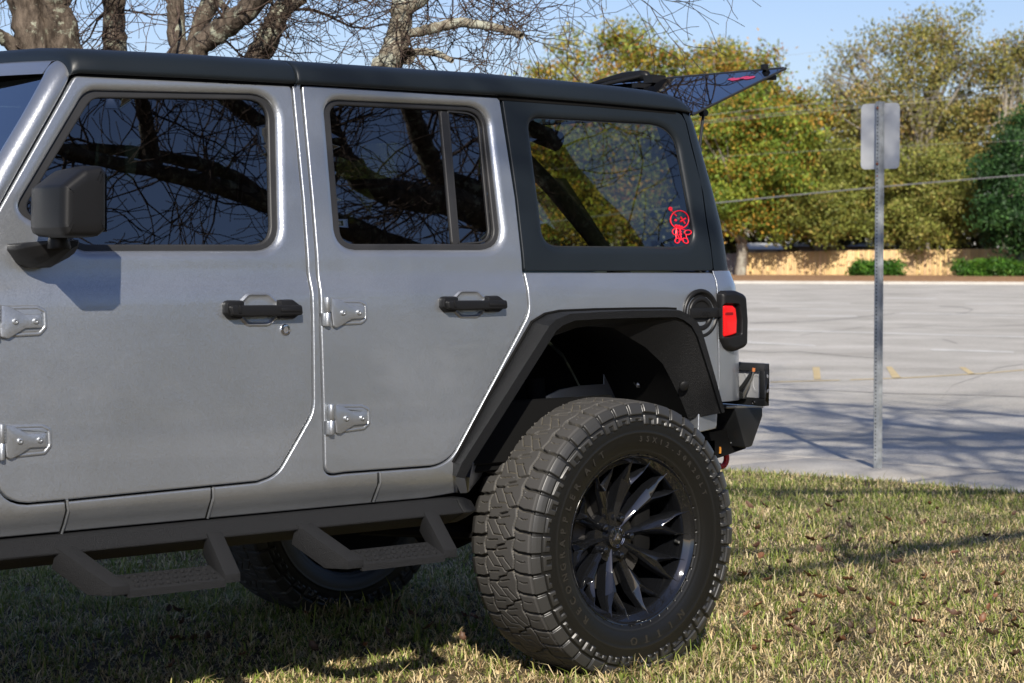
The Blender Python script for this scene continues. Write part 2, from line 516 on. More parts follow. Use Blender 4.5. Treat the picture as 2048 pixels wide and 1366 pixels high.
# ---- door handles, lock, hinges
def handle(parent, x0, x1, yc, s):
    """grip of the door handle between x0 and x1 in the photograph, centre row yc, s = scale in px per handle length"""
    L = x1 - x0; k = L / 154.0
    pt = lambda u, v: (x0 + u * k, yc + v * k)
    cup = px2xz(fillet([pt(36, -14, ) + (10 * k,), pt(52, -31) + (12 * k,), pt(92, -31) + (12 * k,), pt(110, -14) + (10 * k,), pt(110, 14) + (10 * k,), pt(92, 31) + (12 * k,), pt(52, 31) + (12 * k,), pt(36, 14) + (10 * k,)]))
    base = px2xz(fillet([pt(1, -19) + (10 * k,), pt(136, -21) + (9 * k,), pt(152, -9) + (5 * k,), pt(152, 8) + (5 * k,), pt(138, 19) + (8 * k,), pt(14, 19) + (12 * k,), pt(1, 8) + (8 * k,)]))
    b = BM()
    def solid(P, o0, o1, inset=0.0):
        P = ccw(resample(P, .01)); Q = offset(P, inset) if inset else P
        b.loft([[(x, -(S(z) + o0), z) for x, z in P], [(x, -(S(z) + (o0 * .35 + o1 * .65)), z) for x, z in P], [(x, -(S(z) + o1), z) for x, z in Q]])
    e0 = px2xz(fillet([pt(1, -19) + (10 * k,), pt(40, -19) + (6 * k,), pt(36, 19) + (6 * k,), pt(14, 19) + (12 * k,), pt(1, 8) + (8 * k,)]))
    e1 = px2xz(fillet([pt(108, -20) + (6 * k,), pt(136, -21) + (9 * k,), pt(152, -9) + (5 * k,), pt(152, 8) + (5 * k,), pt(138, 19) + (8 * k,), pt(108, 18) + (6 * k,)]))
    solid(e0, -.004, .021, .004); solid(e1, -.004, .022, .004)
    g = px2xz(fillet([pt(4, -9) + (5 * k,), pt(148, -10) + (5 * k,), pt(150, 10) + (5 * k,), pt(100, 12) + (4 * k,), pt(40, 14) + (4 * k,), pt(8, 12) + (6 * k,)]))
    P = ccw(resample(g, .01)); Q = offset(P, .004)
    b.loft([[(x, -(S(z) + .016), z) for x, z in P], [(x, -(S(z) + .032), z) for x, z in P], [(x, -(S(z) + .037), z) for x, z in Q]])
    s1 = px2xz([pt(104, -4), pt(142, -5), pt(142, 3), pt(104, 3)]); s0 = px2xz([pt(20, -9), pt(25, -9), pt(25, 6), pt(20, 6)])
    b.loft([[(x, -(S(z) + .034), z) for x, z in s1], [(x, -(S(z) + .0395), z) for x, z in offset(ccw(s1), .0015)]]) if False else None
    b.loft([[(x, -(S(z) + .034), z) for x, z in s0], [(x, -(S(z) + .040), z) for x, z in s0]])
    b.loft([[(x, -(S(z) + .034), z) for x, z in s1], [(x, -(S(z) + .040), z) for x, z in s1]])
    b.build('door_handle', M['plastic'], parent, bevel=.0016, seg=2)
    # the finger cup pressed into the sheet, seen above and below the grip
    cp = ccw(resample(cup, .008))
    secs = []
    for f, o in ((0, .0016), (.35, .0022), (.75, .0004), (1.0, -.004)):
        pass
    b = BM(); c = cp.mean(0)
    rows = [(1.10, .0004), (1.04, .003), (.98, .0045), (.90, .002), (.80, -.0002), (.5, .0006)]
    b.loft([[(x, -(S(z) + o), z) for x, z in (c + (cp - c) * f)] for f, o in rows], cap=False)
    b.build('handle_cup', M['paint'], parent)
handle(fdoor, 443.5, 597.5, 619.5, 1)
handle(rdoor, 877, 1005.5, 608.5, 1)
c_ = US(570, 659.5); b = BM()
b.lathe([(.0165, -.002), (.0165, .003), (.0145, .0055), (.0105, .006), (.0098, .003), (.0085, .003), (.008, .005), (.001, .005)], c_, (0, -1, 0), 28)
b.build('door_lock', M['chrome'], fdoor)

def hinge(parent, bx0, bx1, by0, by1, leaf, pad, bolts):
    """barrel, folded leaf with two bolts and the pressed pad behind them"""
    b = BM()
    Pd = ccw(resample(px2xz(fillet(pad)), .008)); c = Pd.mean(0)
    b.loft([[(x, -(S(z) + o), z) for x, z in offset(Pd, f)] for f, o in ((0, -.001), (.0018, .0038), (.005, .0052), (.009, .0052), (.0108, .0026), (.0125, .0034), (.016, .0036))])
    Lf = ccw(resample(px2xz(fillet(leaf)), .008))
    b.loft([[(x, -(S(z) + o), z) for x, z in offset(Lf, f)] for f, o in ((0, .0), (0, .010), (.0015, .0115))])
    p0 = US((bx0 + bx1) / 2, by0, .012); p1 = US((bx0 + bx1) / 2, by1, .012)
    r = abs(US(bx1, by0, .012)[0] - US(bx0, by0, .012)[0]) / 2 * .92
    zt, zb, zm = p0[2], p1[2], (p0[2] * .47 + p1[2] * .53)
    x, y = p0[0], p0[1] - .002
    b.lathe([(r * .8, zb - zb), (r, .002), (r, zm - zb - .0008), (r * .82, zm - zb - .0004), (r * .82, zm - zb + .0004), (r, zm - zb + .0008), (r, zt - zb - .002), (r * .8, zt - zb)], (x, y, zb), (0, 0, 1), 20)
    # knuckle that joins the barrel to the pillar and to the leaf
    b.box((x - r * .9, y + .012, zb + (zm - zb) * .5), (r * 1.3, .02, (zm - zb) * .92))
    b.box((x + r * .8, y + .003, zt - (zt - zm) * .5), (r * 1.6, .010, (zt - zm) * .9))
    # raised letter-like casting marks down the barrel
    for i in range(4):
        b.box((x + r * .62, y - r * .74, zt - (.012 + i * .0085)), (.003, .0025, .004))
    for bx, by in bolts:
        q = US(bx, by, .0115)
        b.lathe([(.0088, -.001), (.0088, .0022), (.0072, .0042), (.0038, .0044), (.0034, .0014), (.0005, .0014)], q, (0, -1, 0), 16)
    b.build('door_hinge', M['paint'], parent, bevel=.0008, seg=1)
hinge(rdoor, 648, 659.5, 594, 653, [(655, 594.5, 3), (674, 598, 6), (696, 611.5, 6), (725.5, 612.5, 3), (726.5, 636, 3), (699.5, 638, 6), (685, 647, 5), (669, 656, 4), (663, 652, 3)],
      [(664, 598, 8), (720, 599, 14), (733.5, 606, 10), (734.5, 640, 14), (722, 649.5, 10), (664, 652, 8)], [(686.5, 625.5), (718, 624.5)])
hinge(rdoor, 655.5, 667.5, 808, 870, [(662, 808, 3), (680, 811, 6), (701, 824, 6), (730, 822, 3), (731.5, 847.5, 3), (704, 850, 6), (690, 859, 5), (677, 867.5, 4), (669, 866, 3)],
      [(670, 808, 8), (724, 808, 14), (739.5, 816, 10), (740.5, 848, 14), (728, 860.5, 10), (672, 868, 8)], [(693, 836.8), (724.5, 835.8)])
hinge(fdoor, -13, -1, 609, 680, [(-6, 609, 3), (13, 612, 6), (45, 628, 6), (79, 628, 3), (80, 655, 3), (47, 656.5, 6), (30, 667, 5), (14, 677, 4), (-2, 674, 3)],
      [(0, 611, 8), (76, 610, 14), (93, 620, 10), (94.5, 656, 14), (80, 672, 10), (2, 676, 8)], [(31, 642.8), (71.5, 642)])
hinge(fdoor, -4, 8.5, 848, 921, [(2, 848, 3), (25, 853, 6), (52, 867, 6), (89, 865.5, 3), (90.5, 893.5, 3), (56, 895.5, 6), (38, 908, 5), (18, 918, 4), (10, 914, 3)],
      [(8, 849, 8), (84, 847, 14), (102, 856, 10), (104, 892, 14), (90, 910, 10), (12, 918, 8)], [(40, 882.5), (80, 879.8)])

# ---- joints of the sill cover
for P in ([(134, 1000), (136.5, 1021), (130, 1046), (123, 1067)], [(427, 974), (427, 995), (421, 1016), (415.5, 1036)], [(760.5, 945), (761, 964), (754, 984), (747, 1003)]):
    b = BM(); b.tube([US(x, y, .0) for x, y in P], .0042, 8); b.build('sill_joint', M['paint'], body)
    b = BM(); b.tube([US(x - 4.5, y, .0002) for x, y in P], .0024, 6); b.build('sill_joint_gap', M['dark'], body)

# ---- hardtop: side panel with its window, roof shell, rear pillar
ht_px = [(1004.5, 196.5), (1100, 204), (1200, 211.5), (1300, 219.5), (1356, 224)] + [(1360.5, 208)] * 0 + [(1364, 230), (1371.5, 243), (1383, 292), (1392, 326), (1402.7, 366), (1414, 449), (1422, 496), (1427, 541.5), (1048.5, 542.5), (1034, 398), (1022, 313)]
HT = px2xz(ht_px)
hside = panel('hardtop', HT, [QG], M['hardtop'], CAR, off=.0005, rnd=.004, hr=[(.024, .012)], skirt=.03, hskirt=.012, grid=.04)
panel('window_glass', offset(ccw(QG), -.003), [], M['glassrear'], hside, wf=wglass, off=-.0135, rnd=0, skirt=0)
qf = offset(ccw(QG), .004)
panel('window_frit', offset(ccw(QG), -.004), [qf], M['smoothplastic'], hside, wf=wglass, off=-.0128, rnd=0, hr=[(0, 0)], skirt=0, hskirt=0)

def roofsec(x, zl, wl=.722, drop=0.0, sgn=True):
    k = wl / .722
    h = [(wl - .004, zl), (wl + .003, zl + .004), (wl + .004, zl + .014), (wl - .001, zl + .033), (wl - .014, zl + .052), (wl - .04, zl + .0665), (wl - .09, zl + .076), (wl - .22, zl + .088), (.22, zl + .098), (0, zl + .101)]
    h = [(a, b - drop * ((.722 - min(a, .722)) / .722 * .3 + .7 * min(1, max(0, (b - zl) / .06)))) for a, b in h]
    return [(x, -a, b) for a, b in h] + [(x, a, b) for a, b in h[-2::-1]]
def roof(name, xs, parent):
    b = BM()
    secs = [roofsec(x, zl, wl, dr) for x, zl, wl, dr in xs]
    b.loft(secs, closed=False, cap=False)
    # underside returned a little so that the lip has a thickness
    b.loft([[tuple(np.array(s[i]) + np.array([0, .012 * (1 if i == 0 else -1), .006])) for s in secs for i in (0,)], [s[0] for s in secs]], closed=False, cap=False)
    # end faces: a wall down behind each end
    for s in (secs[0], secs[-1]):
        b.loft([s, [(x, y * .97, z - .035) for x, y, z in s]], closed=False, cap=False)
    return b.build(name, M['hardtop'], parent, sharp=60)
front_roof = roof('roof_panel', [(-1.905, 1.852, .712, .028), (-1.898, 1.856, .716, .012), (-1.88, 1.860, .720, .005), (-1.80, 1.861, .722, .001), (-1.5, 1.8645, .722, 0), (-1.185, 1.8655, .722, 0), (-1.176, 1.8655, .7215, .001), (-1.1725, 1.8655, .719, .005)], CAR)
roof('roof_shell', [(-1.1655, 1.8655, .719, .005), (-1.162, 1.8655, .7215, .001), (-1.153, 1.8655, .722, 0), (-.8, 1.866, .722, 0), (-.4, 1.8665, .7245, 0), (0, 1.860, .7235, .002), (.2, 1.855, .724, .004), (.33, 1.8515, .7245, .008), (.39, 1.850, .7235, .014), (.425, 1.8475, .721, .026), (.45, 1.846, .716, .042)], hside)
b = BM(); b.box((-1.165, 0, 1.885), (.10, 1.40, .03)); b.build('roof_crossmember', M['dark'], hside)
b = BM(); b.box((-.75, 0, 1.895), (2.3, 1.36, .012)); b.build('headliner', M['seat'], CAR)
# dark strip for gutter and seal, the roof lip's shadow put into its colour
b = BM()
b.loft([[(x, -S(1.85) - o_, z_ - .011), (x, -S(1.85) - o_, z_ + .012), (x, -S(1.85) + .03, z_ + .012), (x, -S(1.85) + .03, z_ - .011)] for x, z_, o_ in ((-1.89, 1.863, -.003), (-1.5, 1.8665, -.003), (-.4, 1.8655, -.003), (-.385, 1.8645, .0025), (0, 1.860, .0025), (.2, 1.855, .0025), (.385, 1.850, .0025))], cap=True)
b.build('gutter_shade', M['dark'], hside)

# rounded rear corner, one loft for the hardtop and one for the tub
def corner(name, rows, m, parent, far=.50):
    b = BM(); secs = []
    for z, xs, xe, ww in rows:
        sec = []
        for t in np.linspace(0, math.pi / 2, 9):
            sec.append((xs + (xe - xs) * math.sin(t), -(ww - .06 + .06 * math.cos(t)), z))
        sec.append((xe + .004, -(ww - .16), z)); sec.append((xe + .006, -(ww - .2), z)); sec.append((xe - .02, -(ww - .2), z))
        secs.append(sec)
    b.loft(secs, closed=False, cap=False)
    return b.build(name, m, parent, sharp=50)
zs = np.array([1.311, 1.40, 1.475, 1.576, 1.70, 1.76, 1.81, 1.845, 1.87, 1.892, 1.905, 1.912])
sil = np.interp(zs, [1.309, 1.475, 1.576, 1.747, 1.82, 1.873, 1.90, 1.915], [.606, .590, .566, .522, .500, .478, .45, .40])
sx_pts = px2xz([(1364, 230), (1371.5, 243), (1383, 292), (1402.7, 366), (1414, 449), (1422, 496), (1427, 541.5)])
sx = np.interp(zs, sx_pts[::-1, 1], sx_pts[::-1, 0]); sx = np.minimum(sx, sil - .03)
for i, z in enumerate(zs):
    if z > 1.85: sx[i] = sx[7] - (z - 1.845) * .5
ww = np.array([float(S(min(z, 1.86))) + .0005 - max(0, z - 1.86) ** 1.0 * .9 for z in zs])
corner('rear_pillar', list(zip(zs, sx + .002, sil, ww)), M['hardtop'], hside)
zt_ = np.array([.865, .95, 1.05, 1.15, 1.22, 1.25, 1.262, 1.28, 1.3, 1.309])
st = np.array([.622, .624, .625, .625, .624, .622, .620, .615, .610, .606]); sm = np.array(seamx)
sxt = np.interp(zt_, sm[:, 1], sm[:, 0])
corner('rear_corner', list(zip(zt_, sxt + .006, st + .008, [float(S(z)) for z in zt_])), M['paint'], body)
b = BM()                                                        # bright seam between flank and corner
b.tube([(x + .003, -(S(z) - .0015), z) for z, x in zip(zt_, sxt)], .0022, 6)
b.build('corner_seam', M['paint'], body)

# ---- fuel door
fc = US(1401, 627, .0)
b = BM()
b.lathe([(.083, -.004), (.083, .003), (.079, .007), (.072, .007), (.068, .001), (.062, -.004), (.06, -.004), (.058, .004), (.054, .007), (.044, .007), (.041, .002), (.036, .0015), (.001, .002)], fc, (0, -1, 0), 48)
b.box(fc + np.array([.012, -.007, .002]), (.135, .012, .032))
b.box(fc + np.array([.079, -.010, .002]), (.012, .016, .028))
fuel = b.build('fuel_door', M['plastic'], CAR, bevel=.002)

def text_mesh(name, s, size, org, ux, uy, m, parent, extr=.0012, align='CENTER', bold=0.0):
    cu = bpy.data.curves.new(name, 'FONT'); cu.body = s; cu.size = size; cu.extrude = extr; cu.align_x = align; cu.align_y = 'CENTER'; cu.resolution_u = 3; cu.offset = bold
    t = bpy.data.objects.new(name + '_source', cu); COL.objects.link(t)
    dg = bpy.context.evaluated_depsgraph_get(); me = bpy.data.meshes.new_from_object(t.evaluated_get(dg))
    bpy.data.objects.remove(t); bpy.data.curves.remove(cu)
    v = np.empty(len(me.vertices) * 3); me.vertices.foreach_get('co', v); v = v.reshape(-1, 3)
    ux = np.asarray(ux, float); uy = np.asarray(uy, float); n = np.cross(ux, uy)
    w = np.asarray(org) + v[:, :1] * ux + v[:, 1:2] * uy + v[:, 2:] * n
    me.vertices.foreach_set('co', w.ravel()); me.update(); me.materials.clear(); me.name = name
    return link(name, me, m, parent)
text_mesh('fuel_door_lettering', 'Jeep', .026, fc + np.array([.01, -.0135, .002]), (1, 0, 0), (0, 0, 1), M['plastic'], fuel, .0012)

# ---- tail lamp
lp = px2xz(fillet([(1445, 589, 5), (1452, 581.5, 5), (1478, 581, 14), (1497, 591, 14), (1500, 640, 0), (1499, 692, 16), (1470, 704, 12), (1452, 696, 10), (1444, 670, 0)]))
def flatw(v): return lambda x, z: np.full(np.shape(x), v) if hasattr(x, '__len__') else v
LW = .842
lp = np.array([U(a, b_, LW)[[0, 2]] for a, b_ in fillet([(1446, 587, 6), (1454, 581.5, 5), (1476, 581, 14), (1496.5, 590, 14), (1500, 640, 0), (1499, 693, 15), (1472, 704.5, 14), (1455, 698, 12), (1446, 678, 4)])])
lh = np.array([U(a, b_, LW)[[0, 2]] for a, b_ in fillet([(1449, 609, 3), (1479, 609.5, 5), (1483.5, 640, 0), (1483, 668, 4), (1463, 673, 3), (1449.5, 674, 3)])])
lamp = panel('tail_lamp', lp, [lh], M['plastic'], CAR, wf=flatw(LW), rnd=.018, hr=[(.006, .02)], skirt=.16, hskirt=.02, grid=.02, step=.008)
le = np.array([U(a, b_, LW - .012)[[0, 2]] for a, b_ in fillet([(1446, 610.5, 3), (1465, 611, 5), (1471, 617, 4), (1473.5, 640, 0), (1472.5, 667, 4), (1462, 671, 3), (1446.5, 674.5, 3)])])
panel('lamp_lens', le, [], M['redlens'], lamp, wf=flatw(LW - .008), rnd=.006, skirt=.03, grid=.012, step=.006)
dm = np.array([U(a, b_, LW - .006)[[0, 2]] for a, b_ in fillet([(1451, 625, 2.5), (1467, 624.5, 2.5), (1467, 630, 2.5), (1451, 630.5, 2.5)])])
panel('lens_mark', dm, [], M['reddark'], lamp, wf=flatw(LW - .0068), rnd=0, skirt=.002, grid=.02)
lb = np.array([U(a, b_, LW - .02)[[0, 2]] for a, b_ in [(1444, 606), (1487, 606), (1487, 678), (1444, 678)]])
panel('lamp_bezel', lb, [], M['plastic'], lamp, wf=flatw(LW - .021), rnd=0, skirt=0, grid=.03)
# ---- fender flare
LIPW = .887
A_ = [(905, 950), (906, 926), (978, 792), (1063.5, 645), (1090, 629), (1119, 623), (1190, 620), (1262, 618.5), (1330, 618), (1352, 619), (1358, 630), (1374, 650), (1386, 680), (1408, 750), (1422, 815)]
B_ = [(912, 954), (924, 926), (1012, 789), (1099, 652), (1113, 639), (1141, 627.5), (1196, 624), (1262, 621.5), (1330, 620.5), (1361, 621), (1376, 628), (1394, 642), (1405, 664), (1428, 744), (1450, 824)]
C_ = [(930, 957), (946, 925), (1028, 796), (1113, 661), (1127, 650), (1150, 641), (1198, 638), (1262, 636), (1330, 634.5), (1354, 634.5), (1368, 640), (1384, 652), (1396, 674), (1421, 752), (1444, 826)]
A3 = [US(a, b, .0) for a, b in A_]; B3 = [U(a, b, LIPW) for a, b in B_]; C3 = [U(a, b, LIPW - .002) for a, b in C_]
Dr = [U(a, b, .80) for a, b in [(1225, 655), (1290, 694), (1325, 727), (1345, 765), (1362, 800), (1377, 838)]]
Df = [np.array([x, -.80, z]) for x, z in [(-.615, .70), (-.60, .74), (-.50, .87), (-.40, .985), (-.36, 1.03), (-.32, 1.065), (-.26, 1.10), (-.20, 1.125), (-.12, 1.135)]]
D3 = Df + Dr
def densify(rs, n=4):
    out = [[] for _ in rs]
    for i in range(len(rs[0]) - 1):
        for k in range(n):
            for q, r in zip(out, rs): q.append(r[i] + (r[i + 1] - r[i]) * k / n)
    for q, r in zip(out, rs): q.append(r[-1])
    return out
C4 = [c + np.array([0, .010, .0]) for c in C3]
b = BM()
in1 = [c * .55 + d * .45 + np.array([0, -.01, 0]) for c, d in zip(C4, D3)]
secs = [list(q) for q in zip(A3, B3, C3, C4, in1, D3)]
b.loft(secs, closed=False, cap=False)
b.loft([secs[0]] + [[p * .6 + q * .4 for p, q in zip(secs[0], [secs[0][-1]] * 6)]], closed=False, cap=False)
b.loft([secs[-1]] + [[p * .5 + q * .5 for p, q in zip(secs[-1], [secs[-1][-1]] * 6)]], closed=False, cap=False)
flare = b.build('fender_flare', M['texblack'], CAR, bevel=.003, seg=2, ang=22)
b = BM()
for q in (U(1368, 772, .835),): b.lathe([(.017, -.003), (.017, .003), (.013, .006), (.001, .0065)], q, (-.3, -.8, -.3), 18)
b.build('flare_plug', M['plastic'], flare)
# rubber welt between flare and flank
b = BM(); b.tube([US(x, y - 1.5, .002) for x, y in A_[1:10]], .0045, 6); b.build('flare_welt', M['dark'], flare)

# ---- wheel house
b = BM()
arch3 = np.array([[d[0], d[2]] for d in D3])
b.loft([[(x, -.80, z) for x, z in arch3], [(x * 1.0, -.62, z + .012) for x, z in arch3], [(x, -.30, z + .015) for x, z in arch3]], closed=False, cap=False)
poly = [(x, -.30, z) for x, z in arch3]
b.loft([poly, [(x, -.30, .62) for x, z in arch3]], closed=False, cap=False)
house = b.build('wheel_house', M['dark'], CAR, sharp=60)
def plate_px(name, pts, w, m, parent, th=.006):
    b = BM(); b.prism([U(x, y, w) for x, y in pts], (0, th, 0)); return b.build(name, m, parent, bevel=.001, seg=1)
plate_px('inner_fender', [(1040, 830), (1070, 803), (1120, 779), (1160, 771), (1208, 768), (1208, 745), (1262, 764), (1290, 795), (1345, 830), (1340, 870), (1100, 880)], .46, M['paint'], house)
plate_px('liner_plate', [(1268, 765), (1327, 737), (1346, 766), (1364, 803), (1378, 842), (1377, 846), (1330, 812), (1287, 793)], .60, M['smoothplastic'], house)
for x, y in [(1319.5, 754), (1276.5, 769.5), (1250.5, 769.5)]:
    b = BM(); b.lathe([(.011, 0), (.011, .004), (.007, .006), (.005, .009), (.001, .009)], U(x, y, .612 if x > 1260 else .475), (0, -1, 0), 12)
    b.build('liner_bolt', M['steel'], house)
# end of the sill in front of the rear wheel
b = BM()
e1 = [U(903, 950, .825), U(931, 957, .80), U(936, 986, .77), U(921, 987, .79)]
b.prism(e1, (0, .05, 0))
e2 = [U(946, 925, .72), U(968, 917, .66), U(973, 930, .64), U(962, 955, .64), U(937, 985, .70), U(940, 955, .76)]
b.prism(e2, (0, .04, 0))
b.build('sill_end', M['paint'], body, bevel=.003)

# ---- rocker step bar with two hoop steps
b = BM()
xs0, xs1 = -2.6, U(921, 1005, .86)[0]
top = lambda x: np.interp(x, [-2.6, -2.03, -.6], [.598, .602, .606])
def beam(x, k=1.0):
    z = float(top(x))
    pr = [(.70, z + .014), (.836, z + .014), (.873, z - .022), (.873, z - .028), (.800, z - .064), (.76, z - .072), (.70, z - .072)]
    c = np.array([.78, z - .03])
    return [(x, -(c[0] + (a - c[0]) * k), c[1] + (q - c[1]) * k) for a, q in pr]
b.loft([beam(x) for x in np.linspace(xs0, xs1, 9)])
step_bar = b.build('side_step', M['stepblack'], CAR, bevel=.003, seg=2, ang=20)
b = BM(); b.loft([beam(xs1 + .001, 1.01), beam(xs1 + .035, 1.0), beam(xs1 + .075, .70)])
b.build('bar_end_cap', M['texblack'], step_bar, bevel=.003)
def hoop(xa, xb, wo):
    """hoop step between stations xa (front) and xb (rear): two angled flat brackets and a studded tread"""
    zb = .575; zt = .478
    def br(x0, x1, t):
        b = BM()
        # outer face falls from the beam out to the tread; x shifts from x0 to x1
        th = t
        up = [np.array([x0, -.868, zb + .018]), np.array([x1, -wo, zt + .012]), np.array([x1, -wo, zt - .012]), np.array([x0 + (x1 - x0) * .6, -(.868 + (wo - .868) * .5), zt - .012]), np.array([x0, -.845, zb - .042])]
        b.prism(up, (th, 0, 0)); b.build('step_bracket', M['stepblack'], step_bar, bevel=.0014, seg=2)
    br(xa - .10, xa, .055); br(xb + .015, xb, .05)
    b = BM(); wi = wo - .085
    b.loft([[(x, -wi, zt + .028), (x, -wo + .003, zt), (x, -wo, zt - .003), (x, -wo, zt - .022), (x, -wi, zt - .006)] for x in (xa + .05, xb + .003)])
    nx = 11
    for i in range(nx):
        for j in range(3):
            x = xa + .085 + (xb - xa - .11) * i / (nx - 1) + (.012 if j % 2 else 0); w = wi + .018 + j * .026
            b.lathe([(.0085, -.001), (.0078, .0035), (.0055, .005), (.004, .0035), (.001, .003)], (x, -w, zt + .028 * (wo - w) / .085), (0, -.31, .95), 8)
    b.build('step_tread', M['stepblack'], step_bar, bevel=.0, sharp=30)
HW = .985
x1a, x1b = U(243, 1170, HW)[0] - .03, U(450, 1145, HW)[0]
x2a, x2b = U(713, 1113, HW)[0] - .03, U(888, 1089, HW)[0]
hoop(x1a, x1b, HW); hoop(x2a, x2b, HW)

# ---- door mirror
MW0, MW1 = .865, 1.075
mo = np.array([U(a, c, MW1)[[0, 2]] for a, c in fillet([(129, 371, 9), (172, 337, 10), (206, 330, 7), (216.5, 343, 8), (216.5, 460, 9), (200, 474, 10), (134, 474, 10), (127.5, 455, 8)], 8)])
mo = ccw(resample(mo, .01)); c = mo.mean(0)
b = BM(); secs = []
for w, ins, dx in [(MW0 - .004, .040, .0), (MW0, .026, .0), (MW0 + .015, .010, .0), (MW0 + .05, .0015, .0), (MW0 + .11, -.002, 0), (MW1 - .03, .0, 0), (MW1 - .012, .0022, 0), (MW1 - .003, .008, 0), (MW1, .016, 0), (MW1 + .0008, -.6, 0), (MW1 + .0012, -.3, 0), (MW1 + .0014, -.05, 0)]:
    Q = offset(mo, ins) if ins > -.04 else c + (mo - c) * -ins; secs.append([(x + dx, -w, z) for x, z in Q])
b.loft(secs)
mirror = b.build('side_mirror', M['plastic'], CAR, sharp=50)
b = BM()
Q = offset(mo, .012)
b.loft([[(c[0] + .062 + .001, -(MW0 + .015 + (MW1 - MW0 - .03) * t), c[1] - .075 + s_ * .15) for t, s_ in ((0, 0), (1, 0), (1, 1), (0, 1))], [(c[0] + .066, -(MW0 + .02 + (MW1 - MW0 - .04) * t), c[1] - .07 + s_ * .14) for t, s_ in ((0, 0), (1, 0), (1, 1), (0, 1))]])
b.build('mirror_glass', M['chrome'], mirror)
b = BM()
ar = [(17, 488, 4), (60, 484, 3), (134, 484, 8), (129, 513, 8), (86, 536, 10), (52, 536, 10), (33, 526, 10), (17, 500, 6)]
P0 = np.array([U(a, q, .795)[[0, 2]] for a, q in fillet(ar)]); P0 = ccw(resample(P0, .012)); pc = P0.mean(0)
b.loft([[(x, -.785, z) for x, z in P0], [(x, -.835, z) for x, z in pc + (P0 - pc) * .97], [(x + .005, -.87, z + .008) for x, z in pc + (P0 - pc) * .84], [(x + .02, -.905, z + .02) for x, z in pc + (P0 - pc) * .55], [(x + .03, -.925, z + .024) for x, z in pc + (P0 - pc) * .3]])
b.lathe([(.030, 0), (.032, .004), (.027, .03)], (c[0], -.92, c[1] - .118), (0, 0, 1), 20)
b.build('mirror_arm', M['plastic'], mirror, sharp=45)

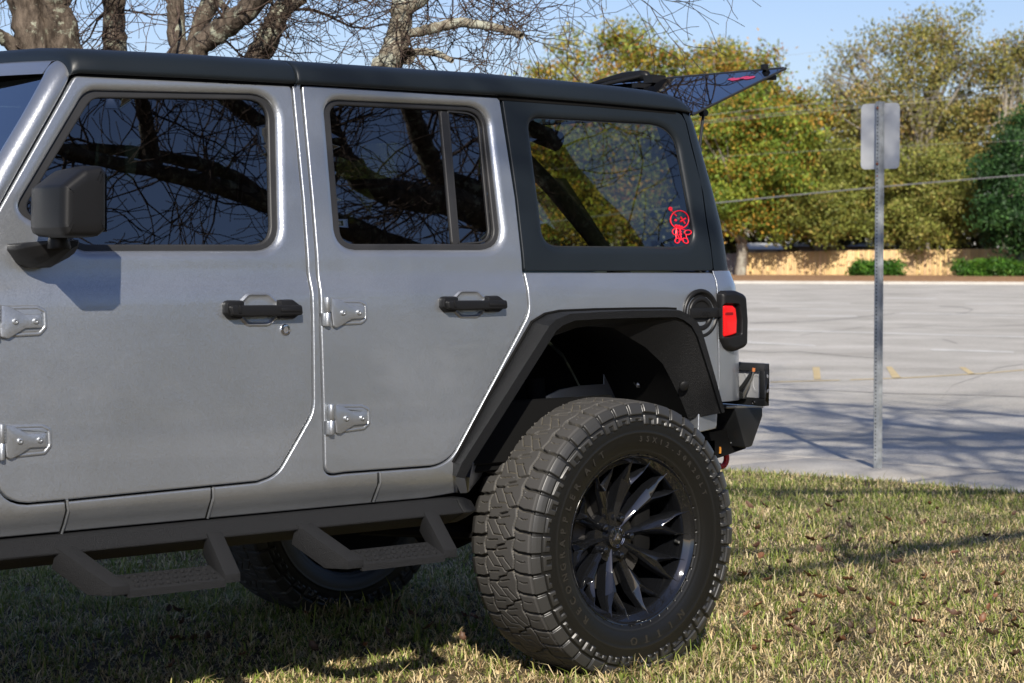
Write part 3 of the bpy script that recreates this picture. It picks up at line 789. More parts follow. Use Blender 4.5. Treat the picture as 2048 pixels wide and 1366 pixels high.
# ---- wheels
YC = .786
WH = empty('wheel', (0, -YC, .445), None, None)
WH.parent = CAR; WH.location = Vector((0, -YC, .445)) - CAR.location
def tyre_mesh():
    NT = 14; NC = 108; nth = NT * NC; R0 = .452; L = 2 * math.pi * R0 / NT; Pc = L / 2; Ps = L / 3
    tread = [(t, .452 - .006 * (abs(t) / .13) ** 2.4) for t in np.linspace(-.1315, .1315, 118)]
    side = [(.134, .4445), (.1365, .442), (.1392, .4388)] + [(float(np.interp(q, [.36, .364, .373, .382, .391, .400, .409, .418, .427, .435, .4388], [.1597, .1597, .1593, .1584, .1570, .1551, .1528, .1499, .1463, .1418, .1392])), q) for q in np.arange(.4372, .3605, -.0019)] + [(.1597, .358), (.1596, .352), (.1595, .3495), (.1592, .345), (.1585, .337), (.1573, .328), (.1555, .319), (.1532, .310), (.1505, .3015), (.1475, .2945), (.1455, .2905), (.1445, .287), (.144, .284), (.142, .280), (.139, .2755)]
    prof = np.array([(-a, r) for a, r in side[::-1]] + tread + side)
    nr = len(prof); ns = len(side)
    tan = np.gradient(prof, axis=0); tan /= np.linalg.norm(tan, axis=1)[:, None]
    nor = np.stack([-tan[:, 1], tan[:, 0]], 1)                    # (across, radial), pointing outwards
    nor[nor @ np.array([0, 1.0]) < -.99] *= -1
    s = np.arange(NC) * L / NC
    H = np.zeros((nr, NC)); G = np.zeros((nr, NC)); K = np.zeros((nr, NC))
    def seg(Sg, Tg, pts, hw):
        m = np.full(Sg.shape, 9.0)
        for (s0, t0), (s1, t1) in zip(pts[:-1], pts[1:]):
            for k in (-1, 0, 1):
                a = np.array([s0 + k * L, t0]); d = np.array([s1 - s0, t1 - t0]); q = np.clip(((Sg - a[0]) * d[0] + (Tg - a[1]) * d[1]) / (d @ d), 0, 1)
                m = np.minimum(m, np.hypot(Sg - a[0] - q * d[0], Tg - a[1] - q * d[1]))
        return np.clip((hw - m) / .0011 + .5, 0, 1)
    Tt = prof[:, 0][:, None] * np.ones((1, NC)); Sg = s[None] * np.ones((nr, 1))
    cv = lambda pts, k: [((y - 100) / 285 * Pc + k * Pc, (x - 170) / 260 * .135) for x, y in pts]
    wide = np.zeros((nr, NC)); fine = np.zeros((nr, NC))
    ctr = np.abs(Tt) < .072
    for k in range(2):
        wide = np.maximum(wide, seg(Sg, Tt, cv([(38, 136), (130, 128), (150, 88), (215, 62), (232, 22), (300, -6)], k), .0031) * ctr)
        for p in ([(52, 172), (112, 270), (196, 270)], [(108, 130), (140, 182), (214, 178)], [(145, 185), (216, 305), (286, 298)], [(200, 172), (272, 268)], [(158, 122), (242, 96)], [(62, 330), (155, 315)]):
            fine = np.maximum(fine, seg(Sg, Tt, cv(p, k), .0017) * ctr)
    for sg, ph in ((1, 0.0), (-1, Ps * .45)):
        for k in range(3):
            q = k * Ps + ph
            wide = np.maximum(wide, seg(Sg, Tt, [(q, sg * .063), (q + Ps * .45, sg * .072), (q + Ps, sg * .063)], .0030))
            lat = seg(Sg, Tt, [(q, sg * .064), (q + .008, sg * .09), (q + .011, sg * .17)], .0052)
            wide = np.maximum(wide, lat * (sg * Tt > .06))
            fine = np.maximum(fine, seg(Sg, Tt, [(q + Ps * .5, sg * .084), (q + Ps * .56, sg * .10), (q + Ps * .52, sg * .118)], .0013))
    r = prof[:, 1][:, None] * np.ones((1, NC))
    isT = (np.abs(Tt) <= .14)
    H -= np.where(isT, .0120 * wide + .008 * fine * (1 - wide), 0)
    G = np.where(isT, np.maximum(wide, fine * .8), 0)
    # upper sidewall: shoulder lugs reaching down, raised biters below
    for sg, ph in ((1, 0.0), (-1, Ps * .45)):
        sd = (sg * Tt > .1385)
        for k in range(3):
            q0 = k * Ps + ph + .011; u = ((Sg - q0) % L) / Ps                # 0..1 inside this pitch
            inp = (u > .07) & (u < .93)
            edge = np.clip(np.minimum(u - .07, .93 - u) * Ps / .0016, 0, 1)
            low = (.412, .405, .409)[k]
            H += np.where(sd & inp & (r > low), .0085 * edge * np.clip((r - low) / .002, 0, 1), 0)
            u2 = (u - .5) * 2
            lowb = (.374, .384, .379)[k]; bl = sd & (r < low - .006) & (r > lowb)
            sh = (r - lowb) / (low - .006 - lowb)
            ins_ = (np.abs(u2) < .82)
            fr = np.clip(np.minimum(np.minimum(r - lowb, low - .006 - r), (.82 - np.abs(u2)) * Ps / 2) / .0016, 0, 1)
            lift = .0088 - .0050 * np.clip(u, 0, 1)
            H += np.where(bl & ins_, fr * lift, 0)
            cut = (u > .30) & (u < .62) & (sh > .0) & (sh < .62)
            H -= np.where(bl & cut, .0055 * np.clip(np.minimum(np.minimum(u - .30, .62 - u) * Ps, (.62 - sh) * .02) / .0015, 0, 1), 0)
    for rc, hw, h in ((.3495, .0022, .0016), (.2905, .003, .0018)):
        H += h * np.clip((hw - np.abs(r - rc)) / .0012 + .5, 0, 1) * (np.abs(Tt) > .12)
    ang = np.arange(nth) * 2 * math.pi / nth
    HH = np.tile(H, (1, NT)); GG = np.tile(G, (1, NT))
    a = prof[:, 0][:, None] + nor[:, 0][:, None] * HH; rr = prof[:, 1][:, None] + nor[:, 1][:, None] * HH
    V = np.stack([rr * np.cos(ang)[None], -a, rr * np.sin(ang)[None]], 2)
    # the tyre's foot flattens on the ground
    lowz = V[..., 2] < -.441
    V[..., 2] = np.where(lowz, -.441 + (V[..., 2] + .441) * .15, V[..., 2])
    idx = np.arange(nr * nth).reshape(nr, nth); nx = np.roll(idx, -1, 1)
    Q = np.stack([idx[:-1], nx[:-1], nx[1:], idx[1:]], -1).reshape(-1, 4)
    me = fast_mesh('tyre', V.reshape(-1, 3), Q, None, False)
    mi = np.repeat((np.abs(prof[:-1, 0]) > .1385).astype(np.int32), nth)
    me.materials.append(M['tread']); me.materials.append(M['sidewall'])
    me.polygons.foreach_set('material_index', mi)
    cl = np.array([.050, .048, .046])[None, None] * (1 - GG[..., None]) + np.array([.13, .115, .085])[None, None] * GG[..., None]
    cl = np.where((GG > .85)[..., None], np.array([.028, .026, .022]), cl)  # groove bottoms darkened in the colour, painted shade for their depth
    lug_sheen = np.where(np.abs(Tt) > .1385, np.clip(H / .0075, 0, 1), 0); lug_sheen = np.tile(lug_sheen, (1, NT))
    sw = (np.abs(prof[:, 0]) > .1385)[:, None, None]
    cl = np.where(sw, np.array([.0052, .005, .0042]) * (1 - lug_sheen[..., None]) + np.array([.030, .0295, .028]) * lug_sheen[..., None], cl)  # raised lugs greyer: sky sheen put into the colour, with some dusty scuffing
    rng = np.random.default_rng(4)
    sp = (rng.random(GG.shape) < .0006) & (np.abs(prof[:, 0]) < .1385)[:, None]
    cl = np.where(sp[..., None], .32, cl)
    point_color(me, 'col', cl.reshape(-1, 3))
    return me
M['letter'] = mat('raised_rubber', (.019, .017, .0135), .45)
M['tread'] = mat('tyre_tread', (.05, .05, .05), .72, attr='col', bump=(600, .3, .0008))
ty = bpy.data.objects.new('tyre', tyre_mesh()); COL.objects.link(ty); ty.parent = WH
WHW = np.array([0, -YC, .445])                           # wheel centre in the world
AX = np.array([0, -1.0, 0])
LIP = .140                                               # lip of the rim, measured outward from the wheel centre
b = BM()
b.lathe([(.2775, LIP - .008), (.2785, LIP - .002), (.276, LIP + .001), (.2725, LIP), (.2710, LIP - .0035), (.2665, LIP - .0095), (.2650, LIP - .0115), (.2475, LIP - .0225), (.2455, LIP - .027), (.2435, LIP - .05), (.2435, LIP - .09), (.247, -.10), (.262, -.13), (.276, -.14)], WHW, AX, 96, cap=False)
rimo = b.build('rim', M['rim'], WH, sharp=50)
Dp = lambda r: np.interp(r, [.0, .05, .11, .185, .25, .275], [.098, .098, .082, .050, .018, .006])
def spoke(bm_, a0):
    ca, sa = math.cos(a0), math.sin(a0)
    def pt(r, l, d):
        rr = math.hypot(r, l); y = LIP - Dp(rr) - d
        return WHW + np.array([r * ca - l * sa, -y, r * sa + l * ca])
    half = []
    for g in (-1, 1):
        bL, bC = pt(.040, g * .0125, .010), pt(.040, 0, .0)
        mL, mC = pt(.115, g * .0150, .020), pt(.115, 0, .0)
        fL, fC = pt(.192, g * .0300, .024), pt(.176, g * .0035, .0)
        cr = pt(.201, 0, .024); f0 = pt(.176, 0, .0015)
        pl, pm, pr_ = pt(.232, g * .0395, .014), pt(.221, g * .0290, .0), pt(.236, g * .0300, .018)
        tip = pt(.2715, g * .0415, .0); tipb = pt(.2715, g * .0375, .006); tipa = pt(.2715, g * .0455, .006)
        tri = [(bL, bC, mC, mL), (mL, mC, fC, fL), (mC, f0, fC), (fL, fC, pm, pl), (f0, cr, fC), (fC, cr, pr_, pm), (pl, pm, tip, tipa), (pm, pr_, tipb, tip)]
        back = np.array([0, .040, 0])
        out = [bL, mL, fL, pl, tipa, tip, tipb, pr_, cr]
        for f in tri:
            f = list(f) if g < 0 else list(f)[::-1]
            bm_.faces.new([bm_.verts.new(tuple(v)) for v in f])
        for p_, q_ in zip(out[:-1], out[1:]):
            kb0 = back * (1.0 if np.linalg.norm((p_ - WHW)[[0, 2]]) < .2 else .75); kb1 = back * (1.0 if np.linalg.norm((q_ - WHW)[[0, 2]]) < .2 else .75)
            f = [p_, q_, q_ + kb1, p_ + kb0]; f = f if g > 0 else f[::-1]
            bm_.faces.new([bm_.verts.new(tuple(v)) for v in f])
for k in range(10):
    b = BM(); spoke(b.bm, rad(7.5 + 36 * k))
    b.build('spoke', M['rim'], WH, bevel=.0024, seg=2, ang=12, sharp=30)
b = BM()
b.lathe([(.001, LIP - .10), (.083, LIP - .10), (.09, LIP - .112), (.09, LIP - .16), (.001, LIP - .16)], WHW, AX, 48)
b.build('hub_plate', M['rim'], WH, sharp=35)
b = BM()
b.lathe([(.036, LIP - .115), (.036, LIP - .088), (.0345, LIP - .084), (.028, LIP - .082), (.0265, LIP - .085), (.018, LIP - .0835), (.001, LIP - .081)], WHW, AX, 40)
hubcap = b.build('hub_cap', M['rim'], WH, sharp=35)
b = BM()
for k in range(6):
    a0 = rad(60 * k + 8)
    for r_ in (.0325, .0262):
        b.tube([WHW + np.array([r_ * math.cos(a), -(LIP - .0815), r_ * math.sin(a)]) for a in np.linspace(a0, a0 + rad(42), 7)], .0009, 5)
    for a in (a0, a0 + rad(42)):
        b.tube([WHW + np.array([r_ * math.cos(a), -(LIP - .0815), r_ * math.sin(a)]) for r_ in (.0262, .0325)], .0009, 5)
for k in range(3):
    a0 = rad(90 + 120 * k); tri = [(.016, a0), (.0075, a0 + rad(60)), (.004, a0), (.0075, a0 - rad(60))]
    b.prism([WHW + np.array([r_ * math.cos(a), -(LIP - .082), r_ * math.sin(a)]) for r_, a in tri], (0, -.003, 0))
b.build('cap_emblem', M['chrome'], WH)
for k in range(5):
    a = rad(72 * k); q = WHW + np.array([.0635 * math.cos(a), 0, .0635 * math.sin(a)])
    b = BM(); b.lathe([(.0125, LIP - .105), (.0125, LIP - .082), (.0105, LIP - .0765), (.005, LIP - .0745), (.001, LIP - .074)], q, AX, 6)
    b.build('lug_nut', M['rim'], WH, bevel=.0008, seg=1)
b = BM(); q = WHW + np.array([.246, 0, -.03])
b.tube([q + AX * (LIP - .06), q + AX * (LIP - .05) + np.array([-.012, 0, 0]), q + AX * (LIP - .03) + np.array([-.016, 0, 0])], [.006, .0045, .004], 8)
b.build('valve_stem', M['steel'], WH)
# raised lettering round the sidewall, reading clockwise, tops outwards
def arc_text(s, a_start, a_end, r, size, name):
    """letters from angle a_start down to a_end (degrees, measured from +x towards +z, clockwise on the photograph means falling)"""
    n = len(s); objs = []
    V = []; Fc = []
    for i, ch in enumerate(s):
        if ch == ' ': continue
        a = rad(a_start + (a_end - a_start) * (i / max(1, n - 1)))
        er = np.array([math.cos(a), 0, math.sin(a)]); et = np.array([math.sin(a), 0, -math.cos(a)])
        y = -np.interp(r, [.3015, .310, .319, .328, .337, .345], [.1505, .1532, .1555, .1573, .1585, .1592])
        o = text_mesh(name, ch, size, WHW + er * r + np.array([0, y - .0002, 0]), et, er, M['letter'], WH, .0016, bold=.0008)
        objs.append(o)
    me = objs[0].data; bmx = bmesh.new()
    for o in objs: bmx.from_mesh(o.data)
    for o in objs[1:]:
        d = o.data; bpy.data.objects.remove(o); bpy.data.meshes.remove(d)
    bmx.to_mesh(me); bmx.free(); objs[0].name = name
    return objs[0]
arc_text('RECON', 226, 196, .325, .033, 'sidewall_lettering')
arc_text('GRAPPLER', 190, 144, .325, .033, 'sidewall_lettering')
arc_text('A/T', 133, 119, .325, .033, 'sidewall_lettering')
arc_text('35X12.50R20LT', 88, 24, .327, .025, 'sidewall_lettering')
arc_text('NITTO', 307, 267, .325, .036, 'sidewall_lettering')
b = BM(); b.lathe([(.04, -.146), (.2745, -.146), (.2745, -.139), (.04, -.139)], WHW, AX, 48); b.build('wheel_back_shade', M['dark'], WH)  # added dark disc over the wheel's back, standing for the shade under the car
# brake behind the spokes
b = BM(); b.lathe([(.001, .0), (.175, .0), (.178, -.012), (.175, -.024), (.001, -.024)], WHW, AX, 48); b.lathe([(.085, 0), (.085, .03), (.06, .036), (.001, .036)], WHW, AX, 32)
brk = b.build('brake_disc', M['brake'], WH)
b = BM(); b.box(WHW + np.array([.135, .0, .03]), (.075, .075, .18)); b.build('brake_caliper', M['dark'], WH, bevel=.012)

def copy_tree(o, parent=None, loc=None, scale=None):
    c = o.copy(); COL.objects.link(c)
    if parent is not None: c.parent = parent
    if loc is not None: c.location = loc
    if scale is not None: c.scale = scale
    for ch in list(o.children): copy_tree(ch, c)
    return c
for x, y, sc in ((0, YC, (1, -1, 1)), (-3.008, -YC, (1, 1, 1)), (-3.008, YC, (1, -1, 1))):
    copy_tree(WH, CAR, Vector((x, y, .445)) - CAR.location, sc)
# ---- windscreen frame
R_ = [US(146.5, 149, .0), US(101, 230, .0), US(31, 353, .0), US(-1, 414, .0), US(-40, 482, .0)]
L_ = [U(86, 152, .655), U(40, 238, .675), U(0, 301, .69), U(-34, 362, .70), U(-75, 440, .715)]
secs = []
for r, l in zip(R_, L_):
    m1 = r * .62 + l * .38 + np.array([-.022, -.030, .012]); m0 = r * .9 + l * .1 + np.array([-.006, -.012, .004]); m2 = r * .25 + l * .75 + np.array([-.02, -.010, .014])
    secs.append([r + np.array([.004, .03, 0]), r, m0, m1, m2, l, l + np.array([.05, .03, 0])])
b = BM()
# the head of the pillar rolls over into the header rail
cap0 = [U(152, 128, .66), U(146.5, 119, .672), U(139, 116.5, .664), U(124, 118.5, .648), U(103, 123, .632), U(84.5, 147.5, .642), U(84.5, 147.5, .60)]
cap1 = [p + np.array([.006, .06, .004]) for p in cap0]
b.loft([cap0] + secs, closed=False, cap=False)
pil = b.build('windscreen_frame', M['paint'], CAR, sharp=70)
mod = pil.modifiers.new('smooth', 'SUBSURF'); mod.levels = 2; mod.render_levels = 2
b = BM()
hp = cap0[:6]
b.loft([[p + np.array([-.022 * math.sin(math.pi * t), t * (-2 * p[1]), .014 * math.sin(math.pi * t)]) for p in hp] for t in np.linspace(0, 1, 15)] , closed=False, cap=False)
b.build('header_rail', M['paint'], pil, sharp=75)
g0, g1 = L_[0], L_[-1]
b = BM(); b.loft([[g0 + np.array([.012, 0, 0]), g1 + np.array([.012, 0, 0])], [(g0[0] + .012, -g0[1], g0[2]), (g1[0] + .012, -g1[1], g1[2])]], closed=False, cap=False)
b.build('windscreen', M['glass'], CAR)

# ---- rear: tailgate, bumper, plate
b = BM()
b.box((.615, 0, 1.09), (.05, 1.30, .44)); b.box((.50, 0, .80), (.2, 1.36, .10))
b.build('tailgate', M['paint'], CAR, bevel=.012)
b = BM()
pb = [(1469, 816), (1526, 815), (1526, 832), (1505, 893), (1491.5, 896)]
P = [U(x, y, .77) for x, y in pb]
b.loft([P, [p + np.array([0, 1.54, 0]) for p in P]])
bump = b.build('rear_bumper', M['smoothplastic'], CAR, bevel=.006)
b = BM(); b.prism([U(x, y, .765) for x, y in [(1453, 812), (1527, 811), (1527, 816), (1453, 817)]], (0, 1.5, 0)); b.build('bumper_top', M['steel'], bump, bevel=.001)
b = BM(); b.prism([U(x, y, .70) for x, y in [(1404, 872), (1455, 858), (1470, 822), (1492, 897), (1440, 915), (1405, 925)]], (0, 1.35, 0)); b.build('bumper_mount', M['dark'], bump)
b = BM(); b.tube([U(x, y, .705) for x, y in [(1457, 844), (1471, 844.5), (1474, 847), (1474.5, 884), (1472, 886), (1461, 885.5)]], .0022, 6); b.build('bracket_edge', M['galv'], bump)
b = BM(); b.tube([U(x, y, .705) for x, y in [(1440, 894), (1440.5, 901), (1440, 907)]], .004, 8); b.build('tow_wiring', M['amber'], bump)
b = BM(); q = U(1443, 922, .48)
b.tube([q + np.array([.026 * math.cos(a), 0, .010 + .030 * math.sin(a)]) for a in np.linspace(-2.2, 2.2, 16)], .011, 10); b.build('tow_shackle', M['redpaint'], bump)
# licence plate seen from behind in its black holder
PX_ = .676
cr = [UX(x, y, PX_) for x, y in [(1530, 727.5), (1530, 812.5)]]
w1 = -cr[0][1]; w0 = w1 - .335; zt, zb = cr[0][2], cr[1][2]
def frame_yz(y0, y1, z0, z1, t, x0, x1):
    b = BM()
    for (ya, yb, za, zc) in ((y0, y1, z1 - t, z1), (y0, y1, z0, z0 + t), (y0, y0 + t, z0 + t, z1 - t), (y1 - t, y1, z0 + t, z1 - t)):
        b.box(((x0 + x1) / 2, (ya + yb) / 2, (za + zc) / 2), (x1 - x0, yb - ya, zc - za))
    return b
holder = frame_yz(-w1, -w0, zb, zt, .026, PX_, PX_ + .022).build('plate_holder', M['smoothplastic'], CAR, bevel=.002)
b = BM(); b.box((PX_ + .012, -(w0 + w1) / 2, (zt + zb) / 2), (.0012, .31, .150)); lic = b.build('licence_plate', M['plate'], holder)
# the pressed characters show through from the back
for ch, px in (('C', 1524), ('C', 1507), ('Y', 1491)):
    q = UX(px, 774, PX_)
    text_mesh('pressed_character', ch, .098, (PX_ + .0112, q[1], (zt + zb) / 2), (0, -.62, 0), (0, 0, 1), M['plate'], holder, .0018)
b = BM()
b.tube([UX(x, y, PX_ - .012) for x, y in [(1464, 768), (1476, 783), (1488, 770), (1504, 747)]], .0085, 8); b.box(UX(1479, 790, PX_ - .02), (.02, .05, .022))
b.build('plate_stay', M['smoothplastic'], holder)
b = BM(); b.tube([UX(x, y, PX_ - .024) for x, y in [(1507, 744), (1504, 756), (1496, 772), (1490, 784), (1486, 796)]], [.003, .0035, .006, .0055, .004], 8); b.build('plate_light_wire', M['steel'], holder)
b = BM(); b.tube([UX(1507.5, 736, PX_ - .024), UX(1507, 743, PX_ - .024)], .006, 10); b.build('wire_plug', M['copper'], holder)
b = BM(); b.lathe([(.006, 0), (.006, .004), (.001, .005)], UX(1508, 805, PX_ - .002), (-1, 0, 0), 10); b.build('plate_screw', M['chrome'], holder)

# ---- raised rear glass
H0 = np.array([.555, 1.847]); H1 = np.array([1.027, 2.033]); d = H1 - H0; nn = np.array([-d[1], d[0]]) / np.linalg.norm(d)
b = BM()
def gp(t, y, h=0.0): q = H0 + d * t + nn * h; return (q[0], y, q[1])
edge = [(0, -.615), (.93, -.628), (1.0, -.60), (1.0, .60), (.93, .628), (0, .615)]
ys = []
b.loft([[gp(t, y, .004) for t, y in edge], [gp(t, y, -.001) for t, y in edge]])
gate = b.build('rear_window', M['glassgate'], CAR)
b = BM(); b.tube([gp(1.0, y, .0) for y in (-.612, 0, .60)], .0075, 8); b.tube([gp(t, -.624, .0015) for t in (.0, .93, 1.0)], .0045, 6); b.build('glass_edge_trim', M['smoothplastic'], gate)
b = BM(); b.box(gp(.985, -.53, .014), (.022, .02, .022)); b.build('glass_latch', M['plastic'], gate, bevel=.003)
b = BM(); b.box(gp(.9, -.585, -.014), (.04, .03, .018)); b.build('glass_stop', M['plastic'], gate, bevel=.003)
b = BM()
for u, v, s_ in ((.80, -.535, .022), (.82, -.50, .018), (.79, -.47, .020), (.81, -.44, .015)):
    c_ = np.array(gp(u, v, .0055)); t_ = np.array([d[0], 0, d[1]]) / np.linalg.norm(d)
    b.loft([[c_ + t_ * s_ * math.cos(a) * .8 + np.array([0, 1, 0]) * s_ * 1.1 * math.sin(a) + np.array([nn[0], 0, nn[1]]) * h for a in np.linspace(0, 2 * math.pi, 14, endpoint=False)] for h in (0, .0006)])
b.build('glass_decal', M['pinkdecal'], gate)
# wiper motor cover and arm on the glass, hinge
b = BM()
b.loft([[gp(.95 + r_ * 1.6 * math.cos(a), y_, .006 + r_ * (1 + math.sin(a))) for a in np.linspace(0, 2 * math.pi, 12, endpoint=False)] for y_, r_ in ((.055, .010), (.065, .019), (.10, .022), (.20, .021), (.30, .014), (.42, .004))])
b.box(gp(.93, .02, .012), (.07, .05, .03)); b.box(gp(.80, .02, .008), (.09, .03, .016))
b.tube([gp(.93, .09, .03), gp(.8, .2, .03), gp(.62, .42, .014), gp(.5, .55, .012)], [.009, .008, .006, .005], 8)
b.build('rear_wiper', M['plastic'], gate, sharp=60)
b = BM()
b.box(gp(-.02, -.33, .02), (.10, .045, .03)); b.box(gp(.1, -.33, .012), (.10, .07, .015)); b.tube([gp(-.05, -.36, .02), gp(-.05, -.28, .02)], .018, 10)
b.build('glass_hinge', M['plastic'], gate, bevel=.003)
b = BM(); q0 = UX(1407, 226, .66); q1 = UX(1400, 285, .61)
q2 = q0 + (q1 - q0) * 3.0
b.tube([q0, q0 + (q1 - q0) * 1.2], .0055, 10); b.tube([q0 + (q1 - q0) * 1.2, q2], .0105, 10); b.lathe([(.012, -.012), (.012, .012)], q0, (0, 1, 0), 12)
b.build('gas_strut', M['smoothplastic'], gate)

# ---- window decal on the quarter glass, red line drawing of a rag doll
def q2p(x, y): return 1300 + x / 11.383, 390 + y / 11.383
def dl(pts, r=.0021):
    P = []
    for x, y in pts:
        px, py = q2p(x, y); w = .79
        for _ in range(10):
            p = U(px, py, w); w = float(wglass(p[0], p[2])) - .0125
        P.append(p)
    b_ = DEC; n = 5
    b_.tube(P, r, 5)
def el(cx, cy, rx, ry, n=26, a0=0, rot=0):
    o = []
    for a in np.linspace(0, 2 * math.pi, n + 1):
        x, y = rx * math.cos(a), ry * math.sin(a); o.append((cx + x * math.cos(rot) - y * math.sin(rot), cy + x * math.sin(rot) + y * math.cos(rot)))
    return o
DEC = BM()
dl(el(672, 562, 208, 203), .0026)
for k in (8, 22, 36): dl(el(465, 318, k, k + 6, 12), .0020)
dl([(490, 350), (530, 392)], .0012); dl([(548, 425), (605, 480)], .0022); dl([(590, 440), (570, 470)], .0016)
for k in (6, 20): dl(el(585, 574, k, k, 10), .0020)
dl([(695, 500), (745, 570), (795, 650)], .0035); dl([(685, 605), (745, 575), (808, 528)], .0034)
dl([(572, 690), (650, 715), (735, 722)], .0030); dl([(590, 715), (660, 735), (720, 735)], .0022)
for x in (600, 635, 670): dl([(x, 672), (x + 8, 745)], .0011)
dl(el(560, 838, 48, 66, 18)); dl(el(862, 852, 78, 52, 20, 0, -.06))
dl([(600, 765), (588, 880), (592, 960), (600, 1000)]); dl([(615, 800), (622, 900), (655, 975), (705, 1020)]); dl([(818, 905), (826, 960), (862, 1030)])
dl(el(622, 1040, 50, 58, 18, 0, .5)); dl(el(806, 1042, 72, 50, 18, 0, .7)); dl([(655, 1035), (720, 1020), (760, 1040)], .0028)
dl([(672, 770), (690, 860), (695, 930), (712, 1010)], .0034); dl([(650, 840), (715, 830)], .0018); dl([(660, 900), (725, 890)], .0018)
dl([(620, 772), (720, 780), (800, 790)], .0014)
bmesh.ops.scale(DEC.bm, vec=(1, 1, 1), verts=DEC.bm.verts)
DEC.build('window_decal', M['decal'], hside)

# ---- interior
b = BM()
def bar_(pts, r=.026): b.tube(pts, r, 12)
for sy in (-1, 1):
    bar_([(-1.15, sy * .60, .9), (-1.15, sy * .60, 1.72), (-1.13, sy * .56, 1.80)], .034)
    bar_([(-1.9, sy * .58, 1.79), (-1.1, sy * .58, 1.80), (-.2, sy * .57, 1.79), (-.02, sy * .57, 1.74)], .034)
    bar_([(-.32, sy * .58, 1.79), (-.05, sy * .585, 1.58), (.38, sy * .60, 1.18), (.44, sy * .60, 1.05)], .027)
    bar_([(-.33, sy * .6, .95), (-.33, sy * .59, 1.78)], .030)
bar_([(-1.13, -.57, 1.80), (-1.13, .57, 1.80)], .034); bar_([(-.2, -.57, 1.79), (-.2, .57, 1.79)], .034)
bar_([(-.10, -.56, 1.62), (-.10, .56, 1.62)], .018)
b.build('roll_bar', M['seat'], CAR, sharp=60)
def seat(x, y, wd, parent=CAR):
    b = BM(); R = np.array([[math.cos(.2), 0, math.sin(.2)], [0, 1, 0], [-math.sin(.2), 0, math.cos(.2)]])
    b.box((x, y, .98), (.5, wd, .16)); b.box((x + .27, y, 1.27), (.14, wd, .62), R); b.box((x + .36, y, 1.665), (.11, min(wd, .27), .19), R)
    b.tube([(x + .34, y - .05, 1.5), (x + .35, y - .05, 1.62)], .008, 6); b.tube([(x + .34, y + .05, 1.5), (x + .35, y + .05, 1.62)], .008, 6)
    return b.build('seat', M['seat'], CAR, bevel=.035, seg=3)
seat(-1.72, -.37, .5); seat(-1.72, .37, .5); seat(-.74, -.40, .46); seat(-.74, .40, .46)
b = BM(); b.box((-.40, .0, 1.22), (.12, .3, .5)); b.box((-2.15, 0, 1.22), (.28, 1.36, .24)); b.build('dashboard', M['seat'], CAR, bevel=.03)
b = BM()
b.tube([(-2.0 + .185 * .35 * math.sin(a), -.37 + .185 * math.cos(a), 1.33 + .185 * .93 * math.sin(a)) for a in np.linspace(0, 2 * math.pi, 29)], .014, 8)
b.tube([(-2.1, -.37, 1.28), (-2.0, -.37, 1.33)], .03, 8); b.build('steering_wheel', M['seat'], CAR)
b = BM()
for y in (-.545, .545):
    b.loft([[(-.22, y, 1.60), (-.17, y, 1.60)], [(-.27, y * .97, 1.36), (-.19, y * .97, 1.36)], [(-.33, y * .93, 1.15), (-.29, y * .93, 1.15)]], closed=False, cap=False)
    b.loft([[(.0, y * .98, 1.62), (.05, y * .98, 1.62)], [(.22, y * .96, 1.36), (.29, y * .96, 1.36)], [(.34, y * .95, 1.12), (.40, y * .95, 1.12)]], closed=False, cap=False)
    b.loft([[(-1.13, y * 1.02, 1.62), (-1.13, y * .95, 1.62)], [(-1.3, y * .9, 1.2), (-1.3, y * .8, 1.2)]], closed=False, cap=False)
b.build('seat_belt', M['belt'], CAR)

# ---- what stands below the floor
b = BM()
b.box((-1.2, 0, .70), (3.6, 1.40, .05)); b.box((-1.4, -.42, .56), (3.9, .08, .13)); b.box((-1.4, .42, .56), (3.9, .08, .13))
b.box((-1.9, 0, .55), (1.0, .5, .16)); b.box((-.55, .1, .56), (.7, .5, .17)); b.box((.32, 0, .62), (.35, 1.0, .12)); b.box((-1.35, 0, .58), (.12, .9, .08)); b.box((-.3, 0, .6), (.1, .9, .08))
b.box((-1.55, -.60, .655), (1.9, .34, .05)); b.box((-1.2, -.71, .80), (2.6, .012, .2))
b.build('chassis', M['dark'], CAR, bevel=.01, seg=1)
for x in (0, -3.008):
    b = BM(); b.tube([(x, -.74, .445), (x, .74, .445)], .045, 12); b.lathe([(.02, -.13), (.12, -.08), (.14, 0), (.12, .08), (.02, .13)], (x, .06, .445), (1, 0, 0), 16)
    for s_ in (-1, 1): b.tube([(x - .02, s_ * .52, .46), (x - .06, s_ * .50, .95)], .034, 10); b.tube([(x - .02, s_ * .5, .42), (x - .75 if x == 0 else x + .75, s_ * .45, .5)], .024, 8)
    b.build('axle', M['dark'], CAR)

